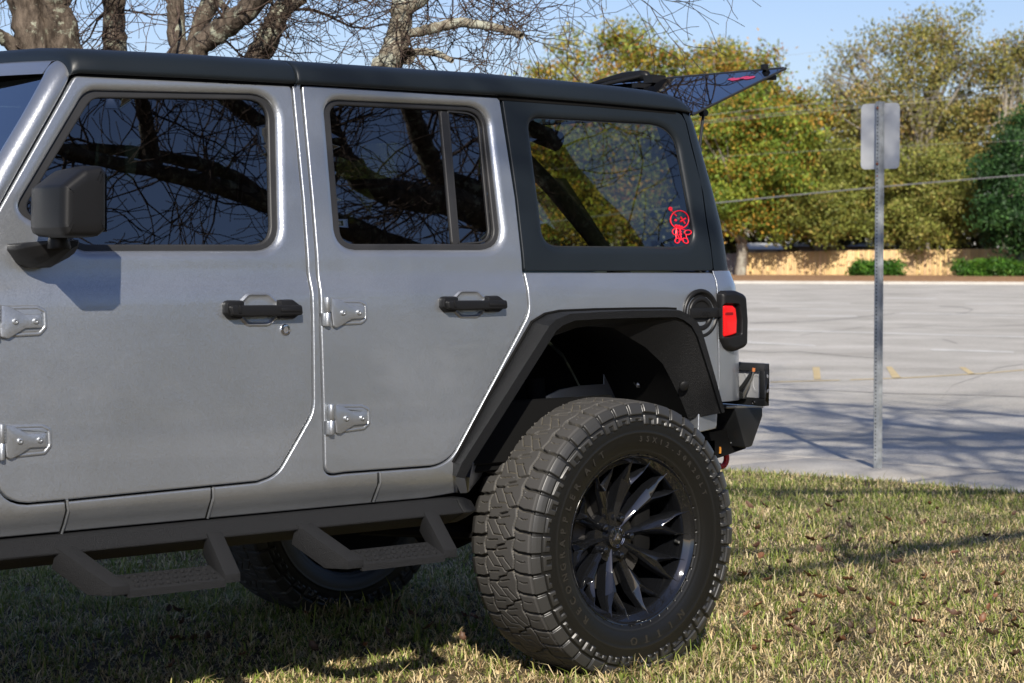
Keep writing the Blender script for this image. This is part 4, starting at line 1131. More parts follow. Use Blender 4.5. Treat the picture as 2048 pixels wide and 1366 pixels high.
# ---- nose of the car, left of the picture
b = BM()
b.loft([[(x, -y_, z_) for y_, z_ in ((.74 - t * .05, .70), (.755 - t * .06, 1.10), (.70 - t * .07, 1.26 - t * .03), (.4, 1.33 - t * .05), (-.4, 1.33 - t * .05), (-.70 + t * .07, 1.26 - t * .03), (-.755 + t * .06, 1.10), (-.74 + t * .05, .70))] for x, t in ((-2.5, 0), (-2.56, 0), (-3.0, .5), (-3.42, 1), (-3.46, 1.1))])
b.build('hood', M['paint'], CAR, bevel=.02)
b = BM(); b.box((-2.44, 0, 1.29), (.16, 1.45, .05)); b.box((-2.3, 0, 1.0), (.5, 1.5, .5)); b.build('cowl', M['dark'], CAR, bevel=.01)
b = BM()
for s_ in (-1, 1):
    pr = [(-2.46, .70), (-2.50, .96), (-2.62, 1.13), (-2.8, 1.19), (-3.28, 1.19), (-3.42, 1.12), (-3.5, .98)]
    b.loft([[(x, s_ * .70, z) for x, z in pr], [(x, s_ * .90, z - .012) for x, z in pr], [(x, s_ * .905, z - .04) for x, z in pr], [(x, s_ * .70, z - .05) for x, z in pr]], closed=False, cap=False)
b.build('fender_flare', M['texblack'], CAR)
b = BM(); b.box((-3.48, 0, 1.0), (.06, 1.2, .46)); b.build('grille', M['paint'], CAR, bevel=.02)
for s_ in (-1, 1):
    b = BM(); b.lathe([(.09, 0), (.09, .03), (.06, .05), (.001, .055)], (-3.51, s_ * .42, 1.06), (-1, 0, 0), 24); b.build('headlight', M['chrome'], CAR)
b = BM(); b.box((-3.66, 0, .78), (.16, 1.7, .2)); b.box((-3.5, 0, .75), (.3, .8, .12)); b.build('front_bumper', M['smoothplastic'], CAR, bevel=.03)

# ---- the far flank mirrors the near one
for o in [q for q in CAR.children if q.name.split('.')[0] in ('body', 'door', 'hardtop', 'tail_lamp', 'side_mirror', 'fender_flare', 'wheel_house', 'side_step', 'windscreen_frame') and q.name != 'fender_flare.001']:
    skip = ('roof_shell', 'roof_crossmember', 'window_decal', 'header_rail', 'gutter_shade')
    c = o.copy(); COL.objects.link(c); c.parent = CAR; c.scale = (1, -1, 1)
    for ch in o.children:
        if ch.name.split('.')[0] in skip: continue
        k = ch.copy(); COL.objects.link(k); k.parent = c
# ================================================================== GROUND
def ground_mat(name, c1, c2, scale, rough=.9, bump=(60, .4, .01), c3=None, fine=None):
    m = bpy.data.materials.new(name); m.use_nodes = True
    n = m.node_tree.nodes; l = m.node_tree.links; b = n['Principled BSDF']
    b.inputs['Roughness'].default_value = rough; b.inputs['Specular IOR Level'].default_value = .25
    g = n.new('ShaderNodeNewGeometry')
    t = n.new('ShaderNodeTexNoise'); t.inputs['Scale'].default_value = scale; t.inputs['Detail'].default_value = 8; t.inputs['Roughness'].default_value = .62
    l.new(g.outputs['Position'], t.inputs['Vector'])
    r = n.new('ShaderNodeValToRGB'); r.color_ramp.elements[0].position = .36; r.color_ramp.elements[1].position = .66
    r.color_ramp.elements[0].color = (*c1, 1); r.color_ramp.elements[1].color = (*c2, 1)
    l.new(t.outputs['Fac'], r.inputs[0])
    out = r.outputs[0]
    if fine:
        t2 = n.new('ShaderNodeTexNoise'); t2.inputs['Scale'].default_value = fine[0]; t2.inputs['Detail'].default_value = 4
        l.new(g.outputs['Position'], t2.inputs['Vector'])
        mr = n.new('ShaderNodeMapRange'); mr.inputs[1].default_value = .3; mr.inputs[2].default_value = .7; mr.inputs[3].default_value = 1 - fine[1]; mr.inputs[4].default_value = 1 + fine[1]
        l.new(t2.outputs['Fac'], mr.inputs[0])
        mx = n.new('ShaderNodeMix'); mx.data_type = 'RGBA'; mx.blend_type = 'MULTIPLY'; mx.inputs[0].default_value = 1
        l.new(out, mx.inputs[6]); l.new(mr.outputs[0], mx.inputs[7]); out = mx.outputs[2]
    l.new(out, b.inputs['Base Color'])
    t3 = n.new('ShaderNodeTexNoise'); t3.inputs['Scale'].default_value = bump[0]; t3.inputs['Detail'].default_value = 4
    l.new(g.outputs['Position'], t3.inputs['Vector'])
    bp = n.new('ShaderNodeBump'); bp.inputs['Strength'].default_value = bump[1]; bp.inputs['Distance'].default_value = bump[2]
    l.new(t3.outputs['Fac'], bp.inputs['Height']); l.new(bp.outputs['Normal'], b.inputs['Normal'])
    return m
GM = dict(
    earth=ground_mat('field_soil', (.10, .09, .05), (.16, .15, .07), .2),
    lawn=ground_mat('lawn_thatch', (.055, .042, .024), (.12, .092, .05), 6, bump=(90, .8, .02), fine=(60, .4)),
    lot=ground_mat('worn_asphalt', (.365, .345, .305), (.515, .49, .445), .42, bump=(220, .8, .006), fine=(75, .30)),
    walk=ground_mat('pale_concrete', (.34, .315, .28), (.46, .435, .39), 1.3, bump=(160, .4, .003), fine=(70, .22)),
    mulch=ground_mat('pine_straw', (.23, .125, .06), (.36, .22, .12), 3, bump=(30, 1, .03), fine=(20, .3)),
    white=ground_mat('worn_white_paint', (.52, .51, .48), (.66, .65, .62), 3, bump=(220, .4, .003), fine=(40, .1)),
    yellow=ground_mat('worn_yellow_paint', (.50, .39, .21), (.56, .46, .27), 3, bump=(220, .4, .003), fine=(40, .12)),
    skid=ground_mat('tyre_mark', (.20, .19, .18), (.30, .285, .265), 4, bump=(220, .4, .003), fine=(30, .2)),
)
def structure(name, V, Fc, m): return tag(raw(name, V, Fc, m, None, True), kind='structure')
ZL = -.165
structure('ground', [(-900, -900, -.45), (900, -900, -.45), (900, 900, -.45), (-900, 900, -.45)], [(0, 1, 2, 3)], GM['earth'])
xe = lambda y: 6.39 + .15 * (2.33 - y)
def lawn_z(x, y):
    t = np.clip((x - 2.2) / (xe(y) - 2.2), 0, 1)
    t2 = np.clip((y - 8) / 5, 0, 1)
    return .016 - .150 * t * t * (3 - 2 * t) - .15 * t2 + .012 * np.sin(x * 1.3 + y * .7) * np.cos(y * 1.1)
ys = np.arange(-40, 16.01, .5); us = np.concatenate([np.linspace(-40, -8, 24), np.linspace(-7.5, 0, 46)])
V = []; 
for y in ys:
    for u in us:
        x = xe(y) + u; V.append((x, y, float(lawn_z(x, y))))
nu = len(us)
structure('lawn', V, [(i * nu + j, i * nu + j + 1, (i + 1) * nu + j + 1, (i + 1) * nu + j) for i in range(len(ys) - 1) for j in range(nu - 1)], GM['lawn'])
# pavement slabs along the lawn edge
wd = 1.36; b = BM()
for k in range(-26, 12):
    y0, y1 = 3.35 + k * 1.52 + .004, 3.35 + (k + 1) * 1.52 - .004
    b.loft([[(xe(y) - .05, y, z), (xe(y) + wd - .15, y, z), (xe(y) + wd - .15, y, -.35), (xe(y) - .05, y, -.35)] for y, z in ((y0, -.142), (y1, -.142))])
    b.loft([[(xe(y) + wd - .145, y, -.140), (xe(y) + wd, y, -.146), (xe(y) + wd + .01, y, -.35), (xe(y) + wd - .145, y, -.35)] for y in (y0, y1)])
w_ = b.build('pavement', GM['walk'], None, bevel=.006, seg=2); tag(w_, kind='structure')
# car park
F0, F1 = UD(1380, 557, 124.5), UD(2250, 557, 118.5)
fd = (F1 - F0)[:2]; fd /= np.linalg.norm(fd)
FA = F0[:2] - fd * 60; FB = F1[:2] + fd * 40
bk = np.array([fd[1], -fd[0]]); bk = bk if bk @ FWD[:2] < 0 else -bk
ke = lambda p, o: (*(p + bk * o), 0)
lot_p = [(xe(-60) + wd + .01, -60, ZL), (140, -60, ZL), (*(FB + bk * 18), ZL), (*(FA + bk * 18), ZL), (-40, 60, ZL), (-40, 16.0, ZL), (xe(16) + wd, 16, ZL)]
structure('car_park', lot_p, [tuple(range(len(lot_p)))], GM['lot'])
ms = []
for P, o, z in ((FA, 18, ZL + .02), (FB, 18, ZL + .02), (FB, 17.6, ZL + .14), (FA, 17.6, ZL + .14), (FA, 6, ZL + .25), (FB, 6, ZL + .25), (FB, -30, ZL + .2), (FA, -30, ZL + .2)): ms.append((*(P + bk * o), z))
structure('mulch_bed', ms, [(0, 1, 2, 3), (3, 2, 5, 4), (4, 5, 6, 7)], GM['mulch'])
kb = BM(); kb.loft([[(*(P + bk * (18 + a)), z) for a, z in ((.0, ZL - .1), (.0, ZL + .13), (.16, ZL + .13), (.2, ZL - .1))] for P in (FA, FB)])
tag(kb.build('kerb', GM['lot'], None, bevel=.02), kind='structure')
def mark(name, px, m, z=ZL + .004):
    P = [UZ(x, y, z) for x, y in px]; tag(raw(name, P, [tuple(range(len(P)))], m, None, False), kind='structure')
def line_mark(name, p0, p1, wpx, m, n=1):
    (x0, y0), (x1, y1) = p0, p1
    mark(name, [(x0, y0 - wpx / 2), (x1, y1 - wpx / 2), (x1, y1 + wpx / 2), (x0, y0 + wpx / 2)], m)
for p0, p1, w in [((1440, 657), (2200, 678), 1.8), ((1440, 682), (1631, 691), 2.2), ((1862, 699), (2027, 704), 2.4), ((1616, 631.5), (1714, 632.5), 1.6), ((1772, 596), (1874, 597), 1.4), ((1560, 617), (1760, 621), 1.1), ((1800, 626), (2200, 634), 1.2), ((1520, 606), (1700, 607), 1.0), ((1930, 608), (2010, 608.5), 1.0)]:
    line_mark('parking_line', p0, p1, w, GM['white'])
for q in ([(1625, 734), (1639, 734), (1642, 758.5), (1628, 759)], [(1772, 733), (1783, 733), (1803, 756), (1785, 756.5)], [(1918, 734), (1930, 734), (1951, 748), (1938, 748.5)]):
    mark('yellow_tick', q, GM['yellow'])
for p0, p1 in (((1540, 764), (1680, 760)), ((1700, 759.5), (1822, 755)), ((1822, 755), (1960, 747)), ((1960, 747), (2200, 727))):
    line_mark('yellow_line', p0, p1, 1.6, GM['yellow'])
def strip_px(name, pts, w, m):
    up_ = [(x, y - w / 2) for x, y in pts]; dn = [(x, y + w / 2) for x, y in pts]
    V = [UZ(x, y, ZL + .003) for x, y in up_ + dn]; n = len(pts)
    tag(raw(name, V, [(i, i + 1, n + i + 1, n + i) for i in range(n - 1)], m, None, False), kind='structure')
strip_px('tyre_mark', [(1500, 646), (1580, 644), (1650, 641), (1720, 634), (1790, 627)], 1.1, GM['skid'])
strip_px('tyre_mark', [(1860, 627), (1900, 629), (1935, 625), (1946, 619), (1925, 614), (1880, 613)], 1.2, GM['skid'])
strip_px('tyre_mark', [(1885, 679), (1900, 682), (1914, 687)], 1.3, GM['skid'])
for q, w_ in (([(1470, 700), (1530, 705), (1600, 703), (1680, 711), (1752, 716)], .8), ([(1600, 671), (1640, 664), (1690, 660), (1730, 652)], .6), ([(1880, 800), (1905, 770), (1960, 752), (1995, 735), (2048, 728)], .9), ([(1800, 655), (1870, 651), (1930, 655), (2048, 650)], .6), ([(1560, 588), (1700, 590), (1900, 586), (2048, 588)], .5)):
    strip_px('surface_crack', q, w_, GM['skid'])
strip_px('surface_crack', [(1440, 776), (1560, 777), (1660, 781), (1800, 787), (1950, 790), (2100, 795)], 1.0, GM['skid'])

# ================================================================== GRASS
rng = np.random.default_rng(11)
def camspace(x, y):
    dx, dy = x - CAM[0], y - CAM[1]
    return dx * RGT[0] + dy * RGT[1], dx * math.sin(YAW) + dy * math.cos(YAW)
def fbm(x, y, s, seed):
    r = np.random.default_rng(seed); o = np.zeros_like(x)
    for k in range(4):
        f = s * 2 ** k; a, b_, c, d = r.random(4) * 6.28
        o += (np.sin(x * f + a + 1.7 * np.sin(y * f * .6 + b_)) * np.sin(y * f * 1.1 + c + 1.3 * np.sin(x * f * .7 + d))) / 1.6 ** k
    return o / 2.2
n0 = 1500000
nt_ = 210000                                             # tufts: blades fan out of a common foot
tl, tf = rng.uniform(-9, 9, nt_), rng.uniform(3.5, 15.6, nt_); ti = rng.integers(0, nt_, n0)
taz = rng.uniform(0, 2 * math.pi, n0); tr_ = np.abs(rng.normal(0, .022, n0))
lat = tl[ti] + tr_ * np.cos(taz); fw_ = tf[ti] + tr_ * np.sin(taz)
tgreen = rng.normal(0, .30, nt_)[ti]; tsize = np.clip(rng.normal(1, .28, nt_), .45, 1.9)[ti]
keep = (np.abs(lat) < .245 * fw_ + .25) & (fw_ > 6.5)
dens = np.where(keep, 1.0, .05) * np.where(fw_ > 9.5, .70, 1.0) * np.where(fw_ > 12, .8, 1)
sel = rng.random(n0) < dens * .95
lat, fw_ = lat[sel], fw_[sel]; taz, tgreen, tsize = taz[sel], tgreen[sel], tsize[sel]
x = CAM[0] + lat * RGT[0] + fw_ * math.sin(YAW); y = CAM[1] + lat * RGT[1] + fw_ * math.cos(YAW)
jag = .07 * fbm(y * 3, x * 0 + 1.0, 1.2, 5) + rng.normal(0, .02, len(x))
sel = (x < xe(y) + .03 + jag)
x, y = x[sel], y[sel]; n = len(x); taz, tgreen, tsize = taz[sel], tgreen[sel], tsize[sel]
fwv = camspace(x, y)[1]; pat = fbm(x, y, 1.4, 2); pat2 = fbm(x, y, 4.5, 3)
shade_green = np.clip(.45 - .06 * np.clip((8.6 - fwv) / 1.5, 0, 1) + .24 * pat + .2 * pat2 + .22 * np.clip((y - 1.2) / 3, -1, 1) + .12 * (x < 0) + tgreen, .04, .97)
green = rng.random(n) < shade_green
h = np.where(green, rng.gamma(6, .0056, n) + .010, rng.gamma(5, .0052, n) + .011)
h *= .86 * (1 + .25 * pat) * tsize
tall = rng.random(n) < .012; h = np.where(tall, h + rng.uniform(.02, .06, n), h)
wdt = np.where(green, rng.uniform(.0034, .0068, n), rng.uniform(.0030, .0064, n))
az = np.where(rng.random(n) < .7, taz - YAW + rng.normal(0, .7, n), rng.uniform(0, 2 * math.pi, n)); lean = np.where(green, rng.uniform(.35, 1.6, n), rng.uniform(.8, 1.9, n))
z = lawn_z(x, y) - .004
# the wheels press the blades down
for wx, wy in ((0, -.786), (0, .786)):
    near = (np.abs(x - wx) < .17) & (np.abs(y - wy) < .15); h = np.where(near, .006, h)
    rim_ = (np.abs(x - wx) < .34) & (np.abs(y - wy) < .30) & ~near & (np.abs(y - wy) > .13); h = np.where(rim_, h * 1.35 + .008, h)
dx, dy = np.cos(az), np.sin(az); sxn, syn = -dy, dx
def pt(t, w):
    a = lean * t
    r_ = h * t * np.sin(a * .9) ; zz = h * t * np.cos(a * .75)
    return np.stack([x + dx * r_ + sxn * w * wdt / 2, y + dy * r_ + syn * w * wdt / 2, z + zz], 1)
V = np.stack([pt(0, -1), pt(0, 1), pt(.55, .85), pt(.55, -.85), pt(1.0, 0)], 1).reshape(-1, 3)
i0 = np.arange(n) * 5
me = fast_mesh('grass', V, np.stack([i0, i0 + 1, i0 + 2, i0 + 3], 1), np.stack([i0 + 3, i0 + 2, i0 + 4], 1))
g1 = np.array([.10, .155, .022]); g2 = np.array([.30, .35, .075]); s1 = np.array([.58, .44, .22]); s2 = np.array([.86, .72, .45]); s3 = np.array([.23, .155, .08])
t = rng.random(n)[:, None]; u = rng.random(n)[:, None]
cg = g1 + (g2 - g1) * t; cs = np.where(u < .72, s1 + (s2 - s1) * t, s3 + (s1 - s3) * t)
cc = np.where(green[:, None], cg, cs)
cc = np.repeat(cc[:, None], 5, 1)
tipm = (green & (rng.random(n) < .35))
cc[tipm, 4] = s2 * .9; cc[tipm, 2:4] = cc[tipm, 2:4] * .7 + s1 * .3
point_color(me, 'col', cc.reshape(-1, 3))
def leaf_mat(name, trans=.35, rough=.55, spec=.3):
    m = bpy.data.materials.new(name); m.use_nodes = True
    n_ = m.node_tree.nodes; l = m.node_tree.links; b = n_['Principled BSDF']
    a = n_.new('ShaderNodeAttribute'); a.attribute_name = 'col'
    l.new(a.outputs['Color'], b.inputs['Base Color']); b.inputs['Roughness'].default_value = rough; b.inputs['Specular IOR Level'].default_value = spec
    tr = n_.new('ShaderNodeBsdfTranslucent'); l.new(a.outputs['Color'], tr.inputs['Color'])
    mx = n_.new('ShaderNodeMixShader'); mx.inputs[0].default_value = trans
    l.new(b.outputs[0], mx.inputs[1]); l.new(tr.outputs[0], mx.inputs[2]); l.new(mx.outputs[0], n_['Material Output'].inputs['Surface'])
    return m
LEAF = leaf_mat('leaf_tissue'); GRASSM = leaf_mat('grass_blade', .3, .5, .35)
tag(link('grass', me, GRASSM), 'patchy straw and green winter grass covering the lawn', 'grass', kind='stuff')

# dead leaves lying in the grass
DL = mat('dead_leaf', (.085, .043, .024), .6, vary=(30, .35)); DL2 = mat('rust_leaf', (.165, .075, .035), .55, vary=(30, .3)); DL3 = mat('dark_leaf', (.07, .04, .024), .6, vary=(30, .3))
lm = []
for k in range(7):
    r_ = random.Random(k); V = []; nL = 9
    cu = r_.uniform(.5, 1.6); fold = r_.uniform(.3, .9)
    for i in range(nL):
        t = i / (nL - 1); wl = .021 * math.sin(math.pi * min(1, t * .93 + .05)) ** .7 * (1 + .25 * math.sin(i * 2.4 + k))
        xx = .085 * (t - .5); zz = .018 * cu * (2 * t - 1) ** 2
        for s_ in (-1, 0, 1): V.append((xx, s_ * wl, zz + abs(s_) * wl * fold + .004 * math.sin(i * 1.7 + s_ * 2 + k)))
    F_ = [(i * 3 + j, i * 3 + j + 1, i * 3 + j + 4, i * 3 + j + 3) for i in range(nL - 1) for j in (0, 1)]
    m_ = bpy.data.meshes.new('dead_leaf'); m_.from_pydata(V, [], F_); m_.polygons.foreach_set('use_smooth', [True] * len(F_))
    m_.materials.append((DL, DL2, DL3, DL)[k % 4]); lm.append(m_)
r_ = random.Random(9); cnt = 0
spots = [(1070, 1345), (1575, 1160), (1640, 1135), (1720, 1105), (1540, 1212), (1890, 1060), (1775, 1058)]
while len(spots) < 120:
    q = r_.random()
    if q < .55: spots.append((r_.uniform(1480, 2060), r_.triangular(1130, 1366, 1330)))
    elif q < .8: spots.append((r_.uniform(1400, 2060), r_.uniform(990, 1150)))
    else: spots.append((r_.uniform(320, 1150), r_.uniform(1250, 1366)))
for px, py in spots:
    p = UZ(px, py, -.02)
    if p[0] > xe(p[1]) or abs(p[0]) < .5 and abs(p[1] + .786) < .3: continue
    o = bpy.data.objects.new('dead_leaf', r_.choice(lm)); COL.objects.link(o)
    sc_ = r_.uniform(.40, .72); o.scale = (sc_,) * 3
    o.location = (p[0], p[1], float(lawn_z(p[0], p[1])) + r_.uniform(.030, .055)); o.rotation_euler = (r_.uniform(-.7, .7), r_.uniform(-.7, .7), r_.uniform(0, 6.28))
    tag(o, 'curled brown dead leaf lying in the lawn grass', 'leaf', 'dead leaves scattered on the lawn')
# ================================================================== SIGN, FENCES, BUILDINGS, WIRES
sb = UZ(1755, 936, -.142)
SG = empty('road_sign', sb, 'blank back of a white metal sign on a galvanised post at the pavement edge', 'sign')
az_ = rad(79); sn = np.array([-math.sin(az_), -math.cos(az_), 0]); su = np.array([math.cos(az_), -math.sin(az_), 0])   # sn: towards the lawn
a_ = (sb - CAM) @ FWD
ztop = CAM[2] + (503 - 206) / FPX * a_ + .002
pr = [(-.042, .0), (-.024, .0), (-.015, .032), (.015, .032), (.024, 0), (.042, 0), (.042, -.003), (.022, -.003), (.012, .029), (-.012, .029), (-.022, -.003), (-.042, -.003)]
b = BM()
b.loft([[sb + su * (p * .82) + sn * q + np.array([0, 0, z]) for p, q in pr] for z in (-.1, ztop - sb[2])])
post = b.build('post', M['galv'], SG, sharp=25)
b = BM(); z = .06
while z < ztop - sb[2] - .02:
    b.lathe([(.0048, 0), (.0048, .0007), (.0001, .0007)], sb + sn * .032 + np.array([0, 0, z]), sn, 8); z += .0254
tag(b.build('post_hole', M['dark'], SG, sharp=30))
W_, H_ = .305, .457
zc = ztop - .012 - H_ / 2; cs = sb * np.array([1, 1, 0]) + np.array([0, 0, zc]) - sn * .006
oc = fillet([(-W_ / 2, -H_ / 2, .035), (W_ / 2, -H_ / 2, .035), (W_ / 2, H_ / 2, .035), (-W_ / 2, H_ / 2, .035)])
b = BM(); b.loft([[cs + su * p + np.array([0, 0, q]) + sn * t for p, q in oc] for t in (-.002, .001)])
b.build('sign_plate', M['signback'], SG, sharp=30)
b = BM()
for dz in (-H_ / 2 + .035, H_ / 2 - .035): b.lathe([(.009, 0), (.009, .006), (.006, .009), (.001, .010)], cs + np.array([0, 0, dz]) + sn * .038, sn, 6)
b.lathe([(.006, 0), (.006, .002), (.001, .002)], cs + np.array([0, 0, -H_ / 2 - .05]) + sn * .038, sn, 8)
b.build('sign_bolt', M['rust'], SG)

def board_fence(name, pxs, tops, ax, label, base_col, seed):
    """upright boards, one thing; boards vary in tone and height"""
    r = random.Random(seed)
    V = []; Q = []; colr = []
    A = np.array([*(FA + fd * 0), 0]); 
    p0 = UD(pxs[0], 540, ax[0]); p1 = UD(pxs[1], 540, ax[1]); L = np.linalg.norm((p1 - p0)[:2]); d = (p1 - p0) / np.linalg.norm(p1 - p0); d[2] = 0
    nb = np.array([-d[1], d[0], 0]); nb = nb if nb @ FWD < 0 else -nb
    s = 0
    o = p0 * np.array([1, 1, 0])
    while s < L:
        w = .14; t = s / L; pxx = pxs[0] + (pxs[1] - pxs[0]) * t
        a = ax[0] + (ax[1] - ax[0]) * t
        zt = CAM[2] + (503 - np.interp(pxx, tops[0], tops[1])) / FPX * a + r.uniform(-.012, .012)
        zb_ = ZL + .12; g = r.uniform(0, .012)
        c = np.array(base_col) * r.uniform(.82, 1.15); c = c * np.array([1, r.uniform(.94, 1.03), r.uniform(.88, 1.06)])
        P = [o + d * (s + e) + nb * (q + g) for e, q in ((.004, .02), (w - .004, .02), (w - .004, 0), (.004, 0))]
        k = len(V)
        ears = [zt - .03, zt - .03, zt - .03, zt - .03]
        for p in P: V.append((p[0], p[1], zb_))
        for p, zz in zip(P, ears): V.append((p[0], p[1], zz))
        m0 = (P[0] * .7 + P[1] * .3); m1 = (P[0] * .3 + P[1] * .7); m2 = (P[3] * .3 + P[2] * .7); m3 = (P[3] * .7 + P[2] * .3)
        for p in (m0, m1, m2, m3): V.append((p[0], p[1], zt))
        Q += [(k, k + 1, k + 5, k + 4), (k + 1, k + 2, k + 6, k + 5), (k + 3, k, k + 4, k + 7), (k + 4, k + 5, k + 9, k + 8), (k + 8, k + 9, k + 10, k + 11), (k + 5, k + 6, k + 10, k + 9), (k + 7, k + 4, k + 8, k + 11)]
        colr += [c] * 12; s += w
    e = empty(name, o + np.array([0, 0, ZL + .1]), label, 'fence')
    me = fast_mesh('boards', np.array(V), np.array(Q), None, False); point_color(me, 'col', np.array(colr)); link('boards', me, mat(name + '_wood', base_col, .75, attr='col'), e)
    b = BM()
    for zz in (.35, 1.2): b.box((p0 + p1) / 2 * np.array([1, 1, 0]) + np.array([0, 0, ZL + zz]) - nb * .03, (L, .04, .09), np.array([[d[0], -d[1], 0], [d[1], d[0], 0], [0, 0, 1]]))
    b.build('rail', mat(name + '_rail', tuple(np.array(base_col) * .9), .8), e)
    return e
board_fence('wooden_fence', (1483, 2260), ((1483, 1600, 1750, 2048, 2300), (505, 502.5, 500, 496.5, 494)), (123.5, 118), 'tawny new board fence running across the far side of the car park', (.64, .45, .22), 1)
board_fence('wooden_fence', (1180, 1482.5), ((1180, 1483), (509, 506.5)), (125.5, 123.6), 'weathered grey board fence section at the left end of the tawny fence', (.22, .205, .195), 2)

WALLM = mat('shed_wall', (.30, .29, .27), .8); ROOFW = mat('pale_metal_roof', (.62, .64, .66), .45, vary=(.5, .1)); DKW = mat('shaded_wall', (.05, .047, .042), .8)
def shed(label, px0, px1, pyr, pye, a, depth, wall, roofm, name='shed'):
    p0 = UD(px0, 503, a) * np.array([1, 1, 0]); p1 = UD(px1, 503, a) * np.array([1, 1, 0]); d = (p1 - p0); L = np.linalg.norm(d); d /= L; nb = np.array([-d[1], d[0], 0]); nb = nb if nb @ FWD > 0 else -nb
    ze = CAM[2] + (503 - pye) / FPX * a; zr = CAM[2] + (503 - pyr) / FPX * a
    e = empty(name, p0, label, 'building')
    z0 = ZL - .2
    b = BM(); b.loft([[p0 + d * s + nb * q + np.array([0, 0, z]) for s, q, z in ((.2, .2, z0), (L - .2, .2, z0), (L - .2, depth - .2, z0), (.2, depth - .2, z0))], [p0 + d * s + nb * q + np.array([0, 0, ze]) for s, q in ((.2, .2), (L - .2, .2), (L - .2, depth - .2), (.2, depth - .2))]])
    b.build('wall', wall, e)
    b = BM(); b.loft([[p0 + d * s + nb * q + np.array([0, 0, z]) for q, z in ((-.15, ze - .02), (depth / 2, zr), (depth + .15, ze - .02), (depth / 2, zr - .1))] for s in (-.15, L + .15)])
    b.build('roof', roofm, e)
    for s in (.25, .6):
        b = BM(); q = p0 + d * L * s + nb * .19 + np.array([0, 0, ze - 1.2]); b.box(q, (.9, .06, 1.1), np.array([[d[0], nb[0], 0], [d[1], nb[1], 0], [0, 0, 1]])); b.build('window', DKW, e)
    return e
shed('small shed with a pale pitched roof just above the tawny fence', 1503, 1562, 486, 498, 131, 4.0, WALLM, ROOFW)
shed('long low building with a thin white roof edge behind the tawny fence', 1556, 1790, 485, 492, 146, 8.0, DKW, ROOFW, 'low_building')

WIRE = mat('wire_sheath', (.10, .10, .105), .5); WIRE2 = mat('bright_wire', (.26, .26, .25), .4, .5)
for lab, p0, p1, rr, m_, a in [('thick dark cable sagging across the autumn trees', (1433, 406), (2048, 350), .032, WIRE, 104), ('uppermost of the three thin wires before the trees', (1408, 231), (2048, 166), .010, WIRE2, 106),
                        ('middle one of the three thin wires before the trees', (1408, 242), (2048, 180), .009, WIRE2, 106.5), ('lowest of the three thin wires before the trees', (1408, 246.5), (2048, 187), .009, WIRE2, 107),
                        ('faint wire between the thin wires and the thick cable', (1408, 315.5), (2048, 281), .006, WIRE2, 106), ('faint wire high against the sky above the open rear glass', (1100, 166), (2048, 60), .005, WIRE2, 106)]:
    s_ = (p1[1] - p0[1]) / (p1[0] - p0[0]); P = []
    for px in np.linspace(700, 2400, 40):
        t = (px - p0[0]) / (p1[0] - p0[0]); py = p0[1] + s_ * (px - p0[0]) + 10 * (t - 0) * (t - 1) * -1 * -.9
        P.append(UD(px, py, a))
    b = BM(); b.tube(P, rr, 6); tag(b.build('power_line', m_), lab, 'wire', 'overhead wires in front of the far trees')

# ================================================================== TREES
class Tubes:
    def __init__(s): s.V = []; s.Q = []; s.n = 0
    def add(s, P, R, k):
        P = np.asarray(P, float); m = len(P)
        T = np.gradient(P, axis=0); T /= np.linalg.norm(T, axis=1)[:, None] + 1e-12
        u = np.cross(T[0], [.31, .17, .93]); u /= np.linalg.norm(u) + 1e-12
        Us = []
        for t in T:
            u = u - t * (u @ t); u /= np.linalg.norm(u) + 1e-12; Us.append(u)
        Us = np.array(Us); W = np.cross(T, Us); a = np.arange(k) * 2 * math.pi / k
        R = np.asarray(R, float)
        V = P[:, None] + R[:, None, None] * (Us[:, None] * np.cos(a)[None, :, None] + W[:, None] * np.sin(a)[None, :, None])
        i = s.n + np.arange(m * k).reshape(m, k); j = np.roll(i, -1, 1)
        s.V.append(V.reshape(-1, 3)); s.Q.append(np.stack([i[:-1], j[:-1], j[1:], i[1:]], -1).reshape(-1, 4)); s.n += m * k
    def build(s, name, m, parent): return link(name, fast_mesh(name, np.vstack(s.V), np.vstack(s.Q)), m, parent)

